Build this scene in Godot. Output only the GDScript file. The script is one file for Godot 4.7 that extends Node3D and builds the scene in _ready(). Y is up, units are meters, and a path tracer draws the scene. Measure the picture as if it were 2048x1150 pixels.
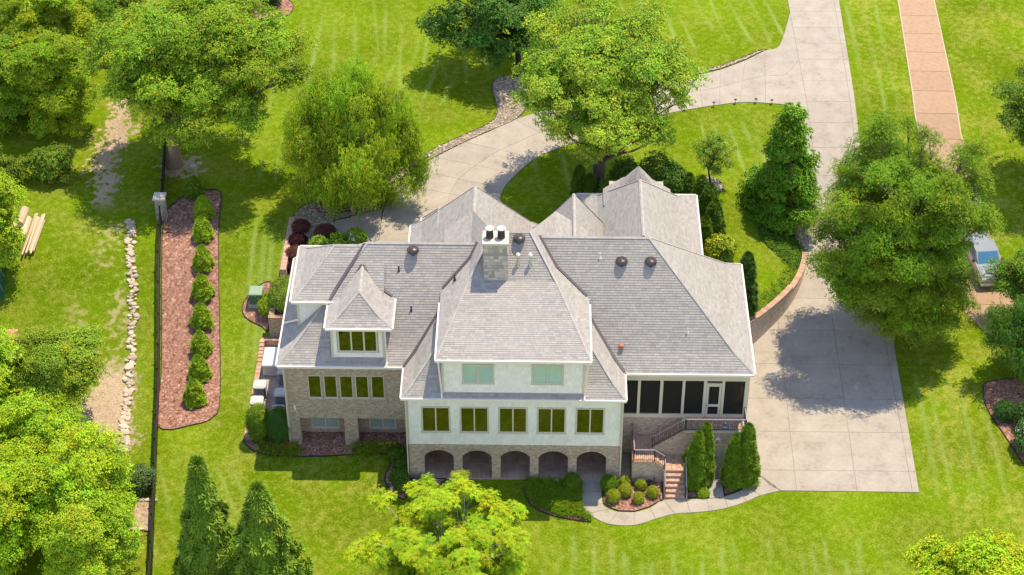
extends Node3D
# A brick and shingle house on a sloping site, seen from a drone.

var M := {}
var rng := RandomNumberGenerator.new()
const UP := 3.0            # height of the upper yard above the lower yard
const EAVE := 7.45

# ---------------------------------------------------------------- mesh building
class MB:
	var v := PackedVector3Array()
	var n := PackedVector3Array()
	var c := PackedColorArray()
	var uv := PackedVector2Array()
	func tri(a: Vector3, b: Vector3, d: Vector3, col := Color.WHITE) -> void:   # counter-clockwise seen from outside
		var nn := (b - a).cross(d - a).normalized()
		v.append(a); v.append(d); v.append(b)
		n.append(nn); n.append(nn); n.append(nn)
		c.append(col); c.append(col); c.append(col)
	func trin(a: Vector3, b: Vector3, d: Vector3, na: Vector3, nb: Vector3, nd: Vector3, col := Color.WHITE) -> void:
		v.append(a); v.append(d); v.append(b)
		n.append(na); n.append(nd); n.append(nb)
		c.append(col); c.append(col); c.append(col)
	func quad(a: Vector3, b: Vector3, d: Vector3, e: Vector3, col := Color.WHITE) -> void:
		tri(a, b, d, col); tri(a, d, e, col)
	func obox(o: Vector3, x: Vector3, y: Vector3, z: Vector3, col := Color.WHITE) -> void:   # o = centre, x y z = half axes, right-handed
		var p := []
		for i in 8:
			p.append(o + x * (1 if i & 1 else -1) + y * (1 if i & 2 else -1) + z * (1 if i & 4 else -1))
		quad(p[4], p[5], p[7], p[6], col); quad(p[1], p[0], p[2], p[3], col)
		quad(p[5], p[1], p[3], p[7], col); quad(p[0], p[4], p[6], p[2], col)
		quad(p[6], p[7], p[3], p[2], col); quad(p[0], p[1], p[5], p[4], col)
	func box(o: Vector3, s: Vector3, col := Color.WHITE) -> void:
		obox(o, Vector3(s.x / 2, 0, 0), Vector3(0, s.y / 2, 0), Vector3(0, 0, s.z / 2), col)
	func bb(x0: float, x1: float, y0: float, y1: float, z0: float, z1: float, col := Color.WHITE) -> void:
		box(Vector3((x0 + x1) / 2, (y0 + y1) / 2, (z0 + z1) / 2), Vector3(x1 - x0, y1 - y0, z1 - z0), col)
	func cbox(o: Vector3, s: Vector3, ch: float, col := Color.WHITE) -> void:     # box whose top edges are chamfered
		var h := s / 2
		var y0 := -h.y
		var y1 := h.y - ch
		var y2 := h.y
		var lo := [Vector3(-h.x, y0, h.z), Vector3(h.x, y0, h.z), Vector3(h.x, y0, -h.z), Vector3(-h.x, y0, -h.z)]
		for i in 4:
			var a: Vector3 = lo[i]
			var b: Vector3 = lo[(i + 1) % 4]
			var a1 := Vector3(a.x, y1, a.z)
			var b1 := Vector3(b.x, y1, b.z)
			var a2 := Vector3(a.x - ch * signf(a.x), y2, a.z - ch * signf(a.z))
			var b2 := Vector3(b.x - ch * signf(b.x), y2, b.z - ch * signf(b.z))
			quad(o + a, o + b, o + b1, o + a1, col)
			quad(o + a1, o + b1, o + b2, o + a2, col)
		var t := Vector3(h.x - ch, y2, h.z - ch)
		quad(o + Vector3(-t.x, y2, t.z), o + Vector3(t.x, y2, t.z), o + Vector3(t.x, y2, -t.z), o + Vector3(-t.x, y2, -t.z), col)
		quad(o + lo[3], o + lo[2], o + lo[1], o + lo[0], col)
	func beam(p: Vector3, q: Vector3, w: float, h: float, col := Color.WHITE) -> void:   # bar between two points, w sideways, h upwards
		var d := (q - p)
		if d.length() < 0.001: return
		var z := d / 2
		var side := Vector3.UP.cross(d)
		if side.length() < 0.01: side = Vector3.RIGHT
		side = side.normalized()
		var up := d.cross(side).normalized()
		obox((p + q) / 2, side * w / 2, up * h / 2, z, col)
	func tube(pts: Array, rad: Array, sides := 6, col := Color.WHITE, caps := true) -> void:
		var rings := []
		var cen := []
		for i in pts.size():
			var d: Vector3 = (pts[min(i + 1, pts.size() - 1)] - pts[max(i - 1, 0)]).normalized()
			var a := d.cross(Vector3(0.31, 0.2, 0.93)).normalized()
			if absf(d.dot(Vector3(0.31, 0.2, 0.93).normalized())) > 0.98: a = d.cross(Vector3.RIGHT).normalized()
			var b := d.cross(a)
			var r := []
			for k in sides:
				var t := TAU * k / sides
				r.append(pts[i] + (a * cos(t) + b * sin(t)) * rad[i])
			rings.append(r)
			cen.append(pts[i])
		for i in pts.size() - 1:
			for k in sides:
				var k2 := (k + 1) % sides
				var A: Vector3 = rings[i][k]; var B: Vector3 = rings[i][k2]; var C: Vector3 = rings[i + 1][k2]; var D: Vector3 = rings[i + 1][k]
				var nA = (A - cen[i]).normalized(); var nB: Vector3 = (B - cen[i]).normalized()
				var nC: Vector3 = (C - cen[i + 1]).normalized(); var nD: Vector3 = (D - cen[i + 1]).normalized()
				trin(A, B, C, nA, nB, nC, col); trin(A, C, D, nA, nC, nD, col)
		if caps:
			for k in sides:
				var k2 := (k + 1) % sides
				tri(cen[0], rings[0][k2], rings[0][k], col)
				tri(cen[-1], rings[-1][k], rings[-1][k2], col)
	func lathe(o: Vector3, prof: Array, sides := 20, col := Color.WHITE) -> void:   # prof: Vector2(radius, height), from bottom to top
		for i in prof.size() - 1:
			var p: Vector2 = prof[i]
			var q: Vector2 = prof[i + 1]
			var nn := Vector2(q.y - p.y, p.x - q.x).normalized()
			for k in sides:
				var t := TAU * k / sides
				var u := TAU * (k + 1) / sides
				var A := Vector3(cos(t) * p.x, p.y, -sin(t) * p.x); var B := Vector3(cos(u) * p.x, p.y, -sin(u) * p.x)
				var C := Vector3(cos(u) * q.x, q.y, -sin(u) * q.x); var D := Vector3(cos(t) * q.x, q.y, -sin(t) * q.x)
				var nt := Vector3(cos(t) * nn.x, nn.y, -sin(t) * nn.x); var nu := Vector3(cos(u) * nn.x, nn.y, -sin(u) * nn.x)
				if p.x > 0.0001: trin(o + A, o + B, o + C, nt, nu, nu, col)
				if q.x > 0.0001: trin(o + A, o + C, o + D, nt, nu, nt, col)
	func prism(poly: PackedVector2Array, O: Vector3, X: Vector3, Y: Vector3, depth: Vector3, col := Color.WHITE) -> void:
		# polygon in the plane O + X u + Y v, pushed along depth; X x Y points to the front, depth to the back
		var pl := poly
		if Geometry2D.is_polygon_clockwise(pl): pl = pl.duplicate(); pl.reverse()
		var ix := Geometry2D.triangulate_polygon(pl)
		for k in range(0, ix.size(), 3):
			var a := O + X * pl[ix[k]].x + Y * pl[ix[k]].y
			var b := O + X * pl[ix[k + 1]].x + Y * pl[ix[k + 1]].y
			var d := O + X * pl[ix[k + 2]].x + Y * pl[ix[k + 2]].y
			if (b - a).cross(d - a).dot(X.cross(Y)) < 0:
				var t := b; b = d; d = t
			tri(a, b, d, col); tri(a + depth, d + depth, b + depth, col)
		for i in pl.size():
			var p := O + X * pl[i].x + Y * pl[i].y
			var j := (i + 1) % pl.size()
			var q := O + X * pl[j].x + Y * pl[j].y
			quad(p, p + depth, q + depth, q, col)
	func mesh() -> ArrayMesh:
		var m := ArrayMesh.new()
		if v.is_empty(): return m
		var a := []
		a.resize(Mesh.ARRAY_MAX)
		a[Mesh.ARRAY_VERTEX] = v
		a[Mesh.ARRAY_NORMAL] = n
		a[Mesh.ARRAY_COLOR] = c
		if uv.size() == v.size(): a[Mesh.ARRAY_TEX_UV] = uv
		m.add_surface_from_arrays(Mesh.PRIMITIVE_TRIANGLES, a)
		return m

# ---------------------------------------------------------------- nodes
var taken := {}
func numbered(called: String) -> String:
	taken[called] = taken.get(called, -1) + 1
	return called if taken[called] == 0 else "%s_%03d" % [called, taken[called]]

func thing(called: String, label: String, category: String, at := Vector3.ZERO, group := "", turn := 0.0) -> Node3D:
	var o := Node3D.new()
	o.name = numbered(called)
	add_child(o, true)
	o.position = at
	o.rotation.y = turn
	o.set_meta("label", label)
	o.set_meta("category", category)
	if group != "": o.set_meta("group", group)
	return o

func piece(parent: Node3D, called: String, mesh: Variant, mat: Material, kind := "") -> MeshInstance3D:
	var o := MeshInstance3D.new()
	o.name = called
	o.mesh = mesh.mesh() if mesh is MB else mesh
	o.material_override = mat
	parent.add_child(o, true)
	if kind != "": o.set_meta("kind", kind)
	return o

func node(parent: Node3D, called: String) -> Node3D:
	var o := Node3D.new()
	o.name = called
	parent.add_child(o, true)
	return o

func structure(called: String, mesh: Variant, mat: Material, label: String, category: String) -> MeshInstance3D:
	var o := piece(self, numbered(called), mesh, mat, "structure")
	o.set_meta("label", label)
	o.set_meta("category", category)
	return o

# ---------------------------------------------------------------- materials
func lin(r: float, g: float, b: float) -> Color:
	return Color(r, g, b).linear_to_srgb()

func mat(called: String, col: Color, rough := 0.85, metal := 0.0, spec := 0.5) -> StandardMaterial3D:
	var m := StandardMaterial3D.new()
	m.resource_name = called
	m.albedo_color = col.linear_to_srgb()
	m.roughness = rough
	m.metallic = metal
	m.metallic_specular = spec
	m.vertex_color_use_as_albedo = true
	M[called] = m
	return m

func noise(freq: float, sd: int, kind := FastNoiseLite.TYPE_SIMPLEX_SMOOTH, oct := 4) -> FastNoiseLite:
	var f := FastNoiseLite.new()
	f.noise_type = kind
	f.seed = sd
	f.frequency = freq
	f.fractal_octaves = oct
	return f

func ramp_tex(size: int, layers: Array, cols: Array, stretch := 1.0) -> ImageTexture:
	# layers: [frequency, weight, seed, type]; their sum 0..1 picks a colour (linear values) from cols
	var acc := PackedFloat32Array()
	acc.resize(size * size)
	for l in layers:
		var im: Image = noise(l[0], l[2], l[3], 3).get_seamless_image(size, size, false, false, 0.1, true)
		im.convert(Image.FORMAT_L8)
		var d := im.get_data()
		for i in size * size: acc[i] += d[i] / 255.0 * l[1]
	var out := PackedByteArray()
	out.resize(size * size * 3)
	var lut := PackedByteArray()
	for i in 256:
		var t := i / 255.0 * (cols.size() - 1)
		var k: int = mini(int(t), cols.size() - 2)
		var cc: Color = (cols[k] as Color).lerp(cols[k + 1], t - k).linear_to_srgb()
		lut.append(int(clampf(cc.r, 0, 1) * 255)); lut.append(int(clampf(cc.g, 0, 1) * 255)); lut.append(int(clampf(cc.b, 0, 1) * 255))
	for i in size * size:
		var q := clampi(int(((acc[i] - 0.5) * stretch + 0.5) * 255.0), 0, 255) * 3
		out[i * 3] = lut[q]; out[i * 3 + 1] = lut[q + 1]; out[i * 3 + 2] = lut[q + 2]
	return ImageTexture.create_from_image(Image.create_from_data(size, size, false, Image.FORMAT_RGB8, out))

func textured(called: String, tex: Texture2D, metres: float, rough := 0.9, bump := 0.0) -> StandardMaterial3D:
	var m := mat(called, Color.WHITE, rough)
	m.albedo_texture = tex
	m.uv1_triplanar = true
	m.uv1_world_triplanar = true
	m.uv1_scale = Vector3.ONE / metres
	if bump > 0.0:
		m.heightmap_enabled = true
		m.heightmap_texture = tex
		m.heightmap_scale = bump
	return m

func make_materials() -> void:
	var S := FastNoiseLite.TYPE_SIMPLEX_SMOOTH
	var V := FastNoiseLite.TYPE_VALUE
	var K := FastNoiseLite.TYPE_CELLULAR
	textured("concrete", ramp_tex(1024, [[0.004, 0.45, 1, S], [0.02, 0.3, 2, S], [0.2, 0.25, 3, V]], [Color(0.28, 0.245, 0.208), Color(0.345, 0.305, 0.262), Color(0.37, 0.33, 0.285), Color(0.41, 0.368, 0.32)], 1.8), 9.0, 0.9)
	textured("aggregate", ramp_tex(512, [[0.01, 0.3, 11, S], [0.25, 0.7, 12, V]], [Color(0.24, 0.15, 0.095), Color(0.37, 0.245, 0.16), Color(0.47, 0.335, 0.23)]), 3.0, 0.95)
	textured("mulch", ramp_tex(512, [[0.12, 0.55, 21, V], [0.02, 0.2, 22, S], [0.3, 0.25, 23, V]], [Color(0.07, 0.025, 0.017), Color(0.22, 0.105, 0.075), Color(0.33, 0.175, 0.13), Color(0.60, 0.41, 0.33)], 1.9), 7.0, 0.95, 3.0)
	textured("dirt", ramp_tex(512, [[0.02, 0.5, 31, S], [0.2, 0.5, 32, V]], [Color(0.22, 0.14, 0.09), Color(0.36, 0.26, 0.18), Color(0.50, 0.40, 0.30)], 1.6), 5.0, 0.95, 2.0)
	textured("gravel_bed", ramp_tex(512, [[0.16, 0.7, 41, K], [0.02, 0.3, 42, S]], [Color(0.10, 0.075, 0.055), Color(0.24, 0.2, 0.165), Color(0.40, 0.34, 0.28)], 1.5), 4.0, 0.95, 3.0)
	textured("patio_stone", ramp_tex(512, [[0.008, 0.6, 51, S], [0.08, 0.4, 52, S]], [Color(0.29, 0.195, 0.155), Color(0.42, 0.30, 0.245), Color(0.52, 0.40, 0.335)]), 3.0, 0.8)
	mat("joint", Color(0.26, 0.23, 0.195), 0.95)
	mat("shingle", Color.WHITE, 0.95, 0.0, 0.3)
	mat("roof_deck", Color(0.10, 0.095, 0.09), 0.95)
	mat("valley_metal", Color(0.10, 0.085, 0.10), 0.6, 0.2)
	mat("brick", Color.WHITE, 0.92, 0.0, 0.3)
	mat("mortar", Color(0.42, 0.375, 0.32), 0.95)
	mat("siding", Color.WHITE, 0.75, 0.0, 0.4)
	mat("siding_core", Color(0.42, 0.42, 0.38), 0.9)
	mat("trim", Color(0.60, 0.55, 0.46), 0.6)
	mat("gutter", Color(0.80, 0.74, 0.69), 0.4)
	mat("white_paint", Color(0.80, 0.79, 0.76), 0.5)
	mat("glass", Color(0.15, 0.145, 0.12), 0.03, 1.0)
	mat("blind", Color(0.42, 0.58, 0.53), 0.45)
	mat("blind_grey", Color(0.28, 0.36, 0.38), 0.5)
	mat("porch_floor", Color(0.16, 0.12, 0.10), 0.85)
	mat("black_metal", Color(0.022, 0.022, 0.025), 0.4, 0.3)
	mat("rail_metal", Color(0.045, 0.04, 0.045), 0.35, 0.3)
	var sc := mat("screen", Color(0.02, 0.018, 0.016), 0.9)
	sc.transparency = BaseMaterial3D.TRANSPARENCY_ALPHA
	sc.albedo_color.a = 0.62
	var gl := mat("clear_glass", Color(0.75, 0.95, 0.9), 0.02)
	gl.transparency = BaseMaterial3D.TRANSPARENCY_ALPHA
	gl.albedo_color.a = 0.12
	mat("stone", Color.WHITE, 0.95, 0.0, 0.3)
	mat("flue", Color(0.07, 0.065, 0.062), 0.5, 0.6)
	mat("steel", Color(0.55, 0.57, 0.60), 0.3, 0.9)
	mat("vent_metal", Color(0.10, 0.085, 0.085), 0.3, 0.6)
	mat("pipe_dark", Color(0.03, 0.022, 0.02), 0.7)
	mat("pipe_white", Color(0.7, 0.68, 0.64), 0.6)
	mat("terracotta", Color(0.42, 0.14, 0.07), 0.8)
	mat("bark", Color.WHITE, 0.95, 0.0, 0.2)
	var lf := mat("leaf", Color.WHITE, 0.5, 0.0, 0.25)
	lf.backlight_enabled = true
	lf.backlight = Color(0.36, 0.42, 0.07)
	lf.cull_mode = BaseMaterial3D.CULL_DISABLED
	var cf := mat("needle", Color.WHITE, 0.65, 0.0, 0.3)
	cf.backlight_enabled = true
	cf.backlight = Color(0.25, 0.30, 0.05)
	cf.cull_mode = BaseMaterial3D.CULL_DISABLED
	mat("plain", Color.WHITE, 0.7)
	mat("gloss", Color.WHITE, 0.35)
	var cp := mat("car_paint", Color(0.34, 0.37, 0.42), 0.3, 0.4)
	cp.clearcoat_enabled = true
	cp.clearcoat = 1.0
	cp.clearcoat_roughness = 0.05

# ---------------------------------------------------------------- the lie of the land
var wall_line: Array[Vector2] = [Vector2(15.2, -12.4), Vector2(16.98, -14.1), Vector2(18.48, -16.0), Vector2(19.97, -18.27), Vector2(21.0, -20.54), Vector2(21.67, -22.67), Vector2(22.0, -24.4)]

func ramp_low(z: float) -> float:
	return UP * smoothstep(-22.0, -44.0, z)

func ramp_high(x: float, z: float) -> float:
	var k := clampf((x + 10.0) / 20.0, 0.0, 1.0)
	var l := UP * smoothstep(-9.0 + 5.0 * k, -23.0 + 10.0 * k, z)
	if x <= 13.0: return l
	if x >= 22.0: return ramp_low(z)
	return lerpf(l, ramp_low(z), pow((x - 13.0) / 9.0, 1.5))

func below_wall(x: float, z: float) -> bool:
	if z < -24.4 or x < 15.2: return false
	if z > -12.4: return true
	for i in wall_line.size() - 1:
		var a := wall_line[i]
		var b := wall_line[i + 1]
		if z <= a.y and z >= b.y:
			return x > lerpf(a.x, b.x, (z - a.y) / (b.y - a.y))
	return true

func ground(x: float, z: float) -> float:
	return ramp_low(z) if below_wall(x, z) else ramp_high(x, z)

func gp(x: float, z: float, up := 0.0) -> Vector3:
	return Vector3(x, ground(x, z) + up, z)

func h_of(mode: int, x: float, z: float) -> float:
	if mode == 1: return ramp_low(z)
	if mode == 2: return ramp_high(x, z)
	return ground(x, z)

func drape(mb: MB, poly: PackedVector2Array, up: float, cell := 1.0, mode := 0, excl: Array = [], uvmap := false, skirt := 0.0, col := Color.WHITE) -> void:
	var lo := poly[0]
	var hi := poly[0]
	for p in poly:
		lo = lo.min(p); hi = hi.max(p)
	for i in range(int(floor(lo.x / cell)), int(ceil(hi.x / cell))):
		for j in range(int(floor(lo.y / cell)), int(ceil(hi.y / cell))):
			var r := PackedVector2Array([Vector2(i, j) * cell, Vector2(i + 1, j) * cell, Vector2(i + 1, j + 1) * cell, Vector2(i, j + 1) * cell])
			var bits: Array = Geometry2D.intersect_polygons(poly, r)
			for e in excl:
				var nb := []
				for b in bits: nb.append_array(Geometry2D.clip_polygons(b, e))
				bits = nb
			for b in bits:
				if Geometry2D.is_polygon_clockwise(b) and b.size() < 3: continue
				var ix := Geometry2D.triangulate_polygon(b)
				for k in range(0, ix.size(), 3):
					var q := []
					for m in 3:
						var p: Vector2 = b[ix[k + m]]
						q.append(Vector3(p.x, h_of(mode, p.x, p.y) + up, p.y))
					if (q[1] - q[0]).cross(q[2] - q[0]).y < 0: q = [q[0], q[2], q[1]]
					var nr := []
					for p in q:
						var d := 0.25
						nr.append(Vector3(h_of(mode, p.x - d, p.z) - h_of(mode, p.x + d, p.z), 2 * d, h_of(mode, p.x, p.z - d) - h_of(mode, p.x, p.z + d)).normalized())
						if mode == 0 and absf(nr[-1].y) < 0.85: nr[-1] = Vector3.UP
					mb.trin(q[0], q[1], q[2], nr[0], nr[1], nr[2], col)
					if uvmap:
						for w in [0, 2, 1]: mb.uv.append(lawn_uv(q[w].x, q[w].z))
	if skirt > 0.0:
		var pl := poly
		if not Geometry2D.is_polygon_clockwise(pl): pl = pl.duplicate(); pl.reverse()
		for i in pl.size():
			var a := pl[i]
			var b := pl[(i + 1) % pl.size()]
			var st: int = maxi(1, int(a.distance_to(b)))
			for s in st:
				var p := a.lerp(b, float(s) / st)
				var q := a.lerp(b, float(s + 1) / st)
				var P := Vector3(p.x, h_of(mode, p.x, p.y) + up, p.y)
				var Q := Vector3(q.x, h_of(mode, q.x, q.y) + up, q.y)
				var D := Vector3(0, skirt, 0)
				mb.quad(P, Q, Q - D, P - D, col)
				var mid := (P + Q) / 2
				if uvmap:
					for w in 6: mb.uv.append(lawn_uv(mid.x, mid.z))

const LX0 := -52.0
const LX1 := 52.0
const LZ0 := -66.0
const LZ1 := 16.0
func lawn_uv(x: float, z: float) -> Vector2:
	return Vector2((x - LX0) / (LX1 - LX0), (z - LZ0) / (LZ1 - LZ0))

func smooth_poly(pts: Array, closed := true, sub := 4) -> PackedVector2Array:
	var out := PackedVector2Array()
	var nn := pts.size()
	for i in (nn if closed else nn - 1):
		var p0: Vector2 = pts[(i - 1 + nn) % nn] if closed else pts[maxi(i - 1, 0)]
		var p1: Vector2 = pts[i]
		var p2: Vector2 = pts[(i + 1) % nn]
		var p3: Vector2 = pts[(i + 2) % nn] if closed else pts[mini(i + 2, nn - 1)]
		for s in sub: out.append(p1.cubic_interpolate(p2, p0, p3, float(s) / sub))
	if not closed: out.append(pts[-1])
	return out

func V2(a: Array) -> Array:
	var out := []
	for i in range(0, a.size(), 2): out.append(Vector2(a[i], a[i + 1]))
	return out

func PV(a: Array) -> PackedVector2Array:
	return PackedVector2Array(V2(a))

# ---------------------------------------------------------------- lawn and ground
func lawn_texture() -> ImageTexture:
	var W := 2048
	var H := 1616
	var a := _noise_bytes(W, H, 0.012, 101, 4)
	var b := _noise_bytes(W, H, 0.07, 102, 3)
	var d := _noise_bytes(W, H, 0.30, 103, 2)
	var e := _noise_bytes(W, H, 0.0045, 104, 3)
	# pale lines of clippings left by the mower
	var st := PackedFloat32Array()
	st.resize(W * H)
	rng.seed = 5
	var runs := []
	for i in 13: runs.append([-21.0 + i * 1.5 + rng.randf_range(-.6, .6), -60.0 + rng.randf_range(0, 5), -20.0 + i * 1.5 + rng.randf_range(-1.1, 1.1), -40.0 + rng.randf_range(-5, 5), rng.randf_range(0.5, 1.1)])
	for i in 9: runs.append([-19.0 + i * 1.7, -52.0 + rng.randf_range(0, 4), -20.4 + i * 1.7, -40.0, 0.7])
	for i in 10: runs.append([6.5 + i * 1.6 + rng.randf_range(-.3, .3), -60.0, 8.6 + i * 1.6, -48.5 + rng.randf_range(-2, 2) + (0.0 if i < 5 else -3.0), 1.1])
	for i in 9: runs.append([1.0 + i * 2.2, -35.5 + rng.randf_range(0, 2), 2.0 + i * 2.2, -28.0 + rng.randf_range(-2, 2), 0.8])
	for i in 6: runs.append([14.5 + i * 1.1, -39.5, 15.8 + i * 1.1, -31.0, 0.9])
	for i in 24: runs.append([2.0 + i * 1.02 + rng.randf_range(-.35, .35), 4.0 + rng.randf_range(0, 3.0), 2.0 + i * 1.02 + rng.randf_range(-.6, .6), 13.0, rng.randf_range(0.4, 1.1)])
	for i in 3: runs.append([28.6 + i * 1.3, -60.0, 28.5 + i * 1.25, -38.0, 0.9])
	for i in 5: runs.append([28.3 + i * 1.0, -14.0 + i, 28.0 + i * 1.1, 3.0, 0.6])
	for i in 7: runs.append([-25.0 + i * 0.9, -2.0 + rng.randf_range(-2, 2), -22.0 + i * 1.2, 9.0, 0.6])
	for i in 4: runs.append([-19.9 + i * 0.75, -27.0, -19.2 + i * 0.5, -5.0, 0.8])
	for i in 5: runs.append([-22.0 + i * 1.5, -38.0, -21.5 + i * 1.3, -29.0, 0.6])
	for r in runs:
		var p := lawn_uv(r[0], r[1]) * Vector2(W, H)
		var q := lawn_uv(r[2], r[3]) * Vector2(W, H)
		var n: int = int(p.distance_to(q))
		var wd := rng.randf_range(2.6, 4.6)
		var ph := rng.randf() * 100.0
		var bow := rng.randf_range(-5, 5)
		for i in n:
			var t := float(i) / n
			var c := p.lerp(q, t)
			c.x += sin(t * PI) * bow
			var amp: float = r[4] * smoothstep(0.0, 0.25, t) * smoothstep(1.0, 0.8, t) * (0.6 + 0.4 * sin(ph + t * 5.0)) * rng.randf_range(0.8, 1.0)
			for k in range(-11, 12):
				var x := int(c.x) + k
				if x < 0 or x >= W or c.y < 0 or c.y >= H: continue
				var w := amp * exp(-pow((x - c.x) / wd, 2.0))
				var ix := int(c.y) * W + x
				st[ix] = maxf(st[ix], w)
	var out := PackedByteArray()
	out.resize(W * H * 3)
	var lutg := PackedByteArray()
	for i in 1024: lutg.append(int(255.0 * Color(i / 1023.0, 0, 0).linear_to_srgb().r))
	for y in H:
		var wz := LZ0 + (LZ1 - LZ0) * y / H
		for x in W:
			var i := y * W + x
			var f := a[i] / 255.0
			var g := b[i] / 255.0
			var s := d[i] / 255.0
			var big := e[i] / 255.0
			var wx := LX0 + (LX1 - LX0) * x / W
			var dry := clampf((f * 0.4 + g * 0.35 + s * 0.25 - 0.41) * 3.8, 0.0, 1.0)
			var yard := 0.55
			if wx > 28.5: yard = 1.0
			elif wx < -9.0 and wz > -16.0 and wx > -24.0: yard = 0.85
			elif wx < -25.5 - (wz + 12.0) * -0.13: yard = 0.7
			dry *= yard
			var tone := 0.62 + 0.7 * s + 0.3 * (g - 0.5) + 0.4 * (big - 0.5)
			var r_ := lerpf(0.124, 0.212, dry) * tone
			var g_ := lerpf(0.196, 0.236, dry) * tone
			var b_ := lerpf(0.006, 0.034, dry) * tone
			if wx < -28.0 and wz < -4.0 and wz > -24.0:      # bare, trodden ground on the neighbour's side
				var bare := clampf((g * 0.55 + f * 0.45 - 0.555) * 7.0, 0.0, 1.0) * smoothstep(-34.0, -29.5, wx)
				r_ = lerpf(r_, 0.34, bare * 0.8); g_ = lerpf(g_, 0.29, bare * 0.8); b_ = lerpf(b_, 0.16, bare * 0.8)
			if wx < -24.0:
				var q := Vector2(wx + (g - 0.5) * 2.4 + (f - 0.5) * 2.2, wz + (b[(i + 977) % (W * H)] / 255.0 - 0.5) * 2.6)
				var soil := 0.0
				soil = maxf(soil, 1.0 - smoothstep(0.55, 1.05, ((q - Vector2(-26.4, -31.7)) / Vector2(2.2, 1.6)).length()))
				soil = maxf(soil, 1.0 - smoothstep(0.75, 1.1, ((q - Vector2(-28.6, -4.2)) / Vector2(2.4, 7.4)).length()))
				soil = maxf(soil, (1.0 - smoothstep(0.4, 1.2, absf(q.x - (-31.6 - 0.085 * (-30.0 - wz) - 0.9 * sin(wz * 0.16))))) * smoothstep(-58.0, -54.0, wz) * smoothstep(-25.0, -28.0, wz))
				soil *= clampf(0.55 + 0.9 * s, 0.0, 1.0)
				r_ = lerpf(r_, 0.42 * tone, soil); g_ = lerpf(g_, 0.315 * tone, soil); b_ = lerpf(b_, 0.225 * tone, soil)
			var t := clampf(st[i] * (0.45 + 0.6 * s) + 0.5 * clampf((g * 0.5 + s * 0.5 - 0.62) * 3.0, 0.0, 1.0), 0.0, 1.0)
			r_ = lerpf(r_, 0.235, t); g_ = lerpf(g_, 0.315, t); b_ = lerpf(b_, 0.085, t)
			out[i * 3] = lutg[clampi(int(r_ * 1023), 0, 1023)]
			out[i * 3 + 1] = lutg[clampi(int(g_ * 1023), 0, 1023)]
			out[i * 3 + 2] = lutg[clampi(int(b_ * 1023), 0, 1023)]
	return ImageTexture.create_from_image(Image.create_from_data(W, H, false, Image.FORMAT_RGB8, out))

func _noise_bytes(w: int, h: int, f: float, sd: int, oct: int) -> PackedByteArray:
	var im: Image = noise(f, sd, FastNoiseLite.TYPE_SIMPLEX_SMOOTH, oct).get_image(w, h, false, false, true)
	im.convert(Image.FORMAT_L8)
	return im.get_data()

var ac_yard := PackedVector2Array([Vector2(-18.3, -13.9), Vector2(-15.2, -13.9), Vector2(-15.2, -3.4), Vector2(-18.3, -3.4)])
var planter_area := PackedVector2Array([Vector2(-17.9, -18.9), Vector2(-15.2, -18.9), Vector2(-15.2, -13.8), Vector2(-17.9, -13.8)])

func build_ground() -> void:
	var m := mat("grass", Color.WHITE, 1.0, 0.0, 0.05)
	m.albedo_texture = lawn_texture()
	m.vertex_color_use_as_albedo = false
	var low := PackedVector2Array()
	for p in wall_line: low.append(p)
	low.append_array(PV([70, -24.4, 70, 30, 15.2, 30]))
	var world := PV([LX0, LZ0, LX1, LZ0, LX1, LZ1, LX0, LZ1])
	var mb := MB.new()
	drape(mb, world, 0.0, 1.0, 2, [low, ac_yard], true)
	var clip: Array = Geometry2D.intersect_polygons(world, low)
	drape(mb, clip[0], 0.0, 1.0, 1, [], true)
	structure("lawn", mb, m, "mown green lawn sloping round the whole house", "lawn")
	var far := MB.new()
	var fm := textured("far_grass", ramp_tex(512, [[0.02, 0.5, 61, FastNoiseLite.TYPE_SIMPLEX_SMOOTH], [0.2, 0.5, 62, FastNoiseLite.TYPE_VALUE]], [Color(0.07, 0.12, 0.005), Color(0.11, 0.18, 0.008), Color(0.15, 0.2, 0.012)]), 12.0)
	for q in [[-400, LX0, LZ0, LZ1, 0], [LX1, 400, LZ0, LZ1, 1]]:
		for j in range(int(LZ0), int(LZ1), 2):
			var a := j
			var b := j + 2
			var s := -0.0
			var xi := LX0 if q[4] == 0 else LX1
			var ha := ramp_high(xi, a)
			var hb := ramp_high(xi, b)
			far.quad(Vector3(q[0], hb, b), Vector3(q[1], hb, b), Vector3(q[1], ha, a), Vector3(q[0], ha, a))
	far.quad(Vector3(-400, UP, LZ0), Vector3(400, UP, LZ0), Vector3(400, UP, -500), Vector3(-400, UP, -500))
	far.quad(Vector3(-400, 0, 400), Vector3(400, 0, 400), Vector3(400, 0, LZ1), Vector3(-400, 0, LZ1))
	structure("field", far, fm, "grass fields beyond the yard on every side", "field")

# ---------------------------------------------------------------- concrete
func inset(poly: PackedVector2Array, by: float) -> Array:
	return Geometry2D.offset_polygon(poly, -by)

func cut(polys: Array, a: Vector2, b: Vector2, box: Rect2) -> Array:
	var d := (b - a).normalized()
	var nrm := Vector2(-d.y, d.x)
	var L := PackedVector2Array([a - d * 300, b + d * 300, b + d * 300 + nrm * 300, a - d * 300 + nrm * 300])
	var R := PackedVector2Array([a - d * 300, b + d * 300, b + d * 300 - nrm * 300, a - d * 300 - nrm * 300])
	var out := []
	for p in polys:
		var c := Vector2.ZERO
		for q in p: c += q
		c /= p.size()
		if not box.has_point(c):
			out.append(p)
			continue
		out.append_array(Geometry2D.intersect_polygons(p, L))
		out.append_array(Geometry2D.intersect_polygons(p, R))
	return out

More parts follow.
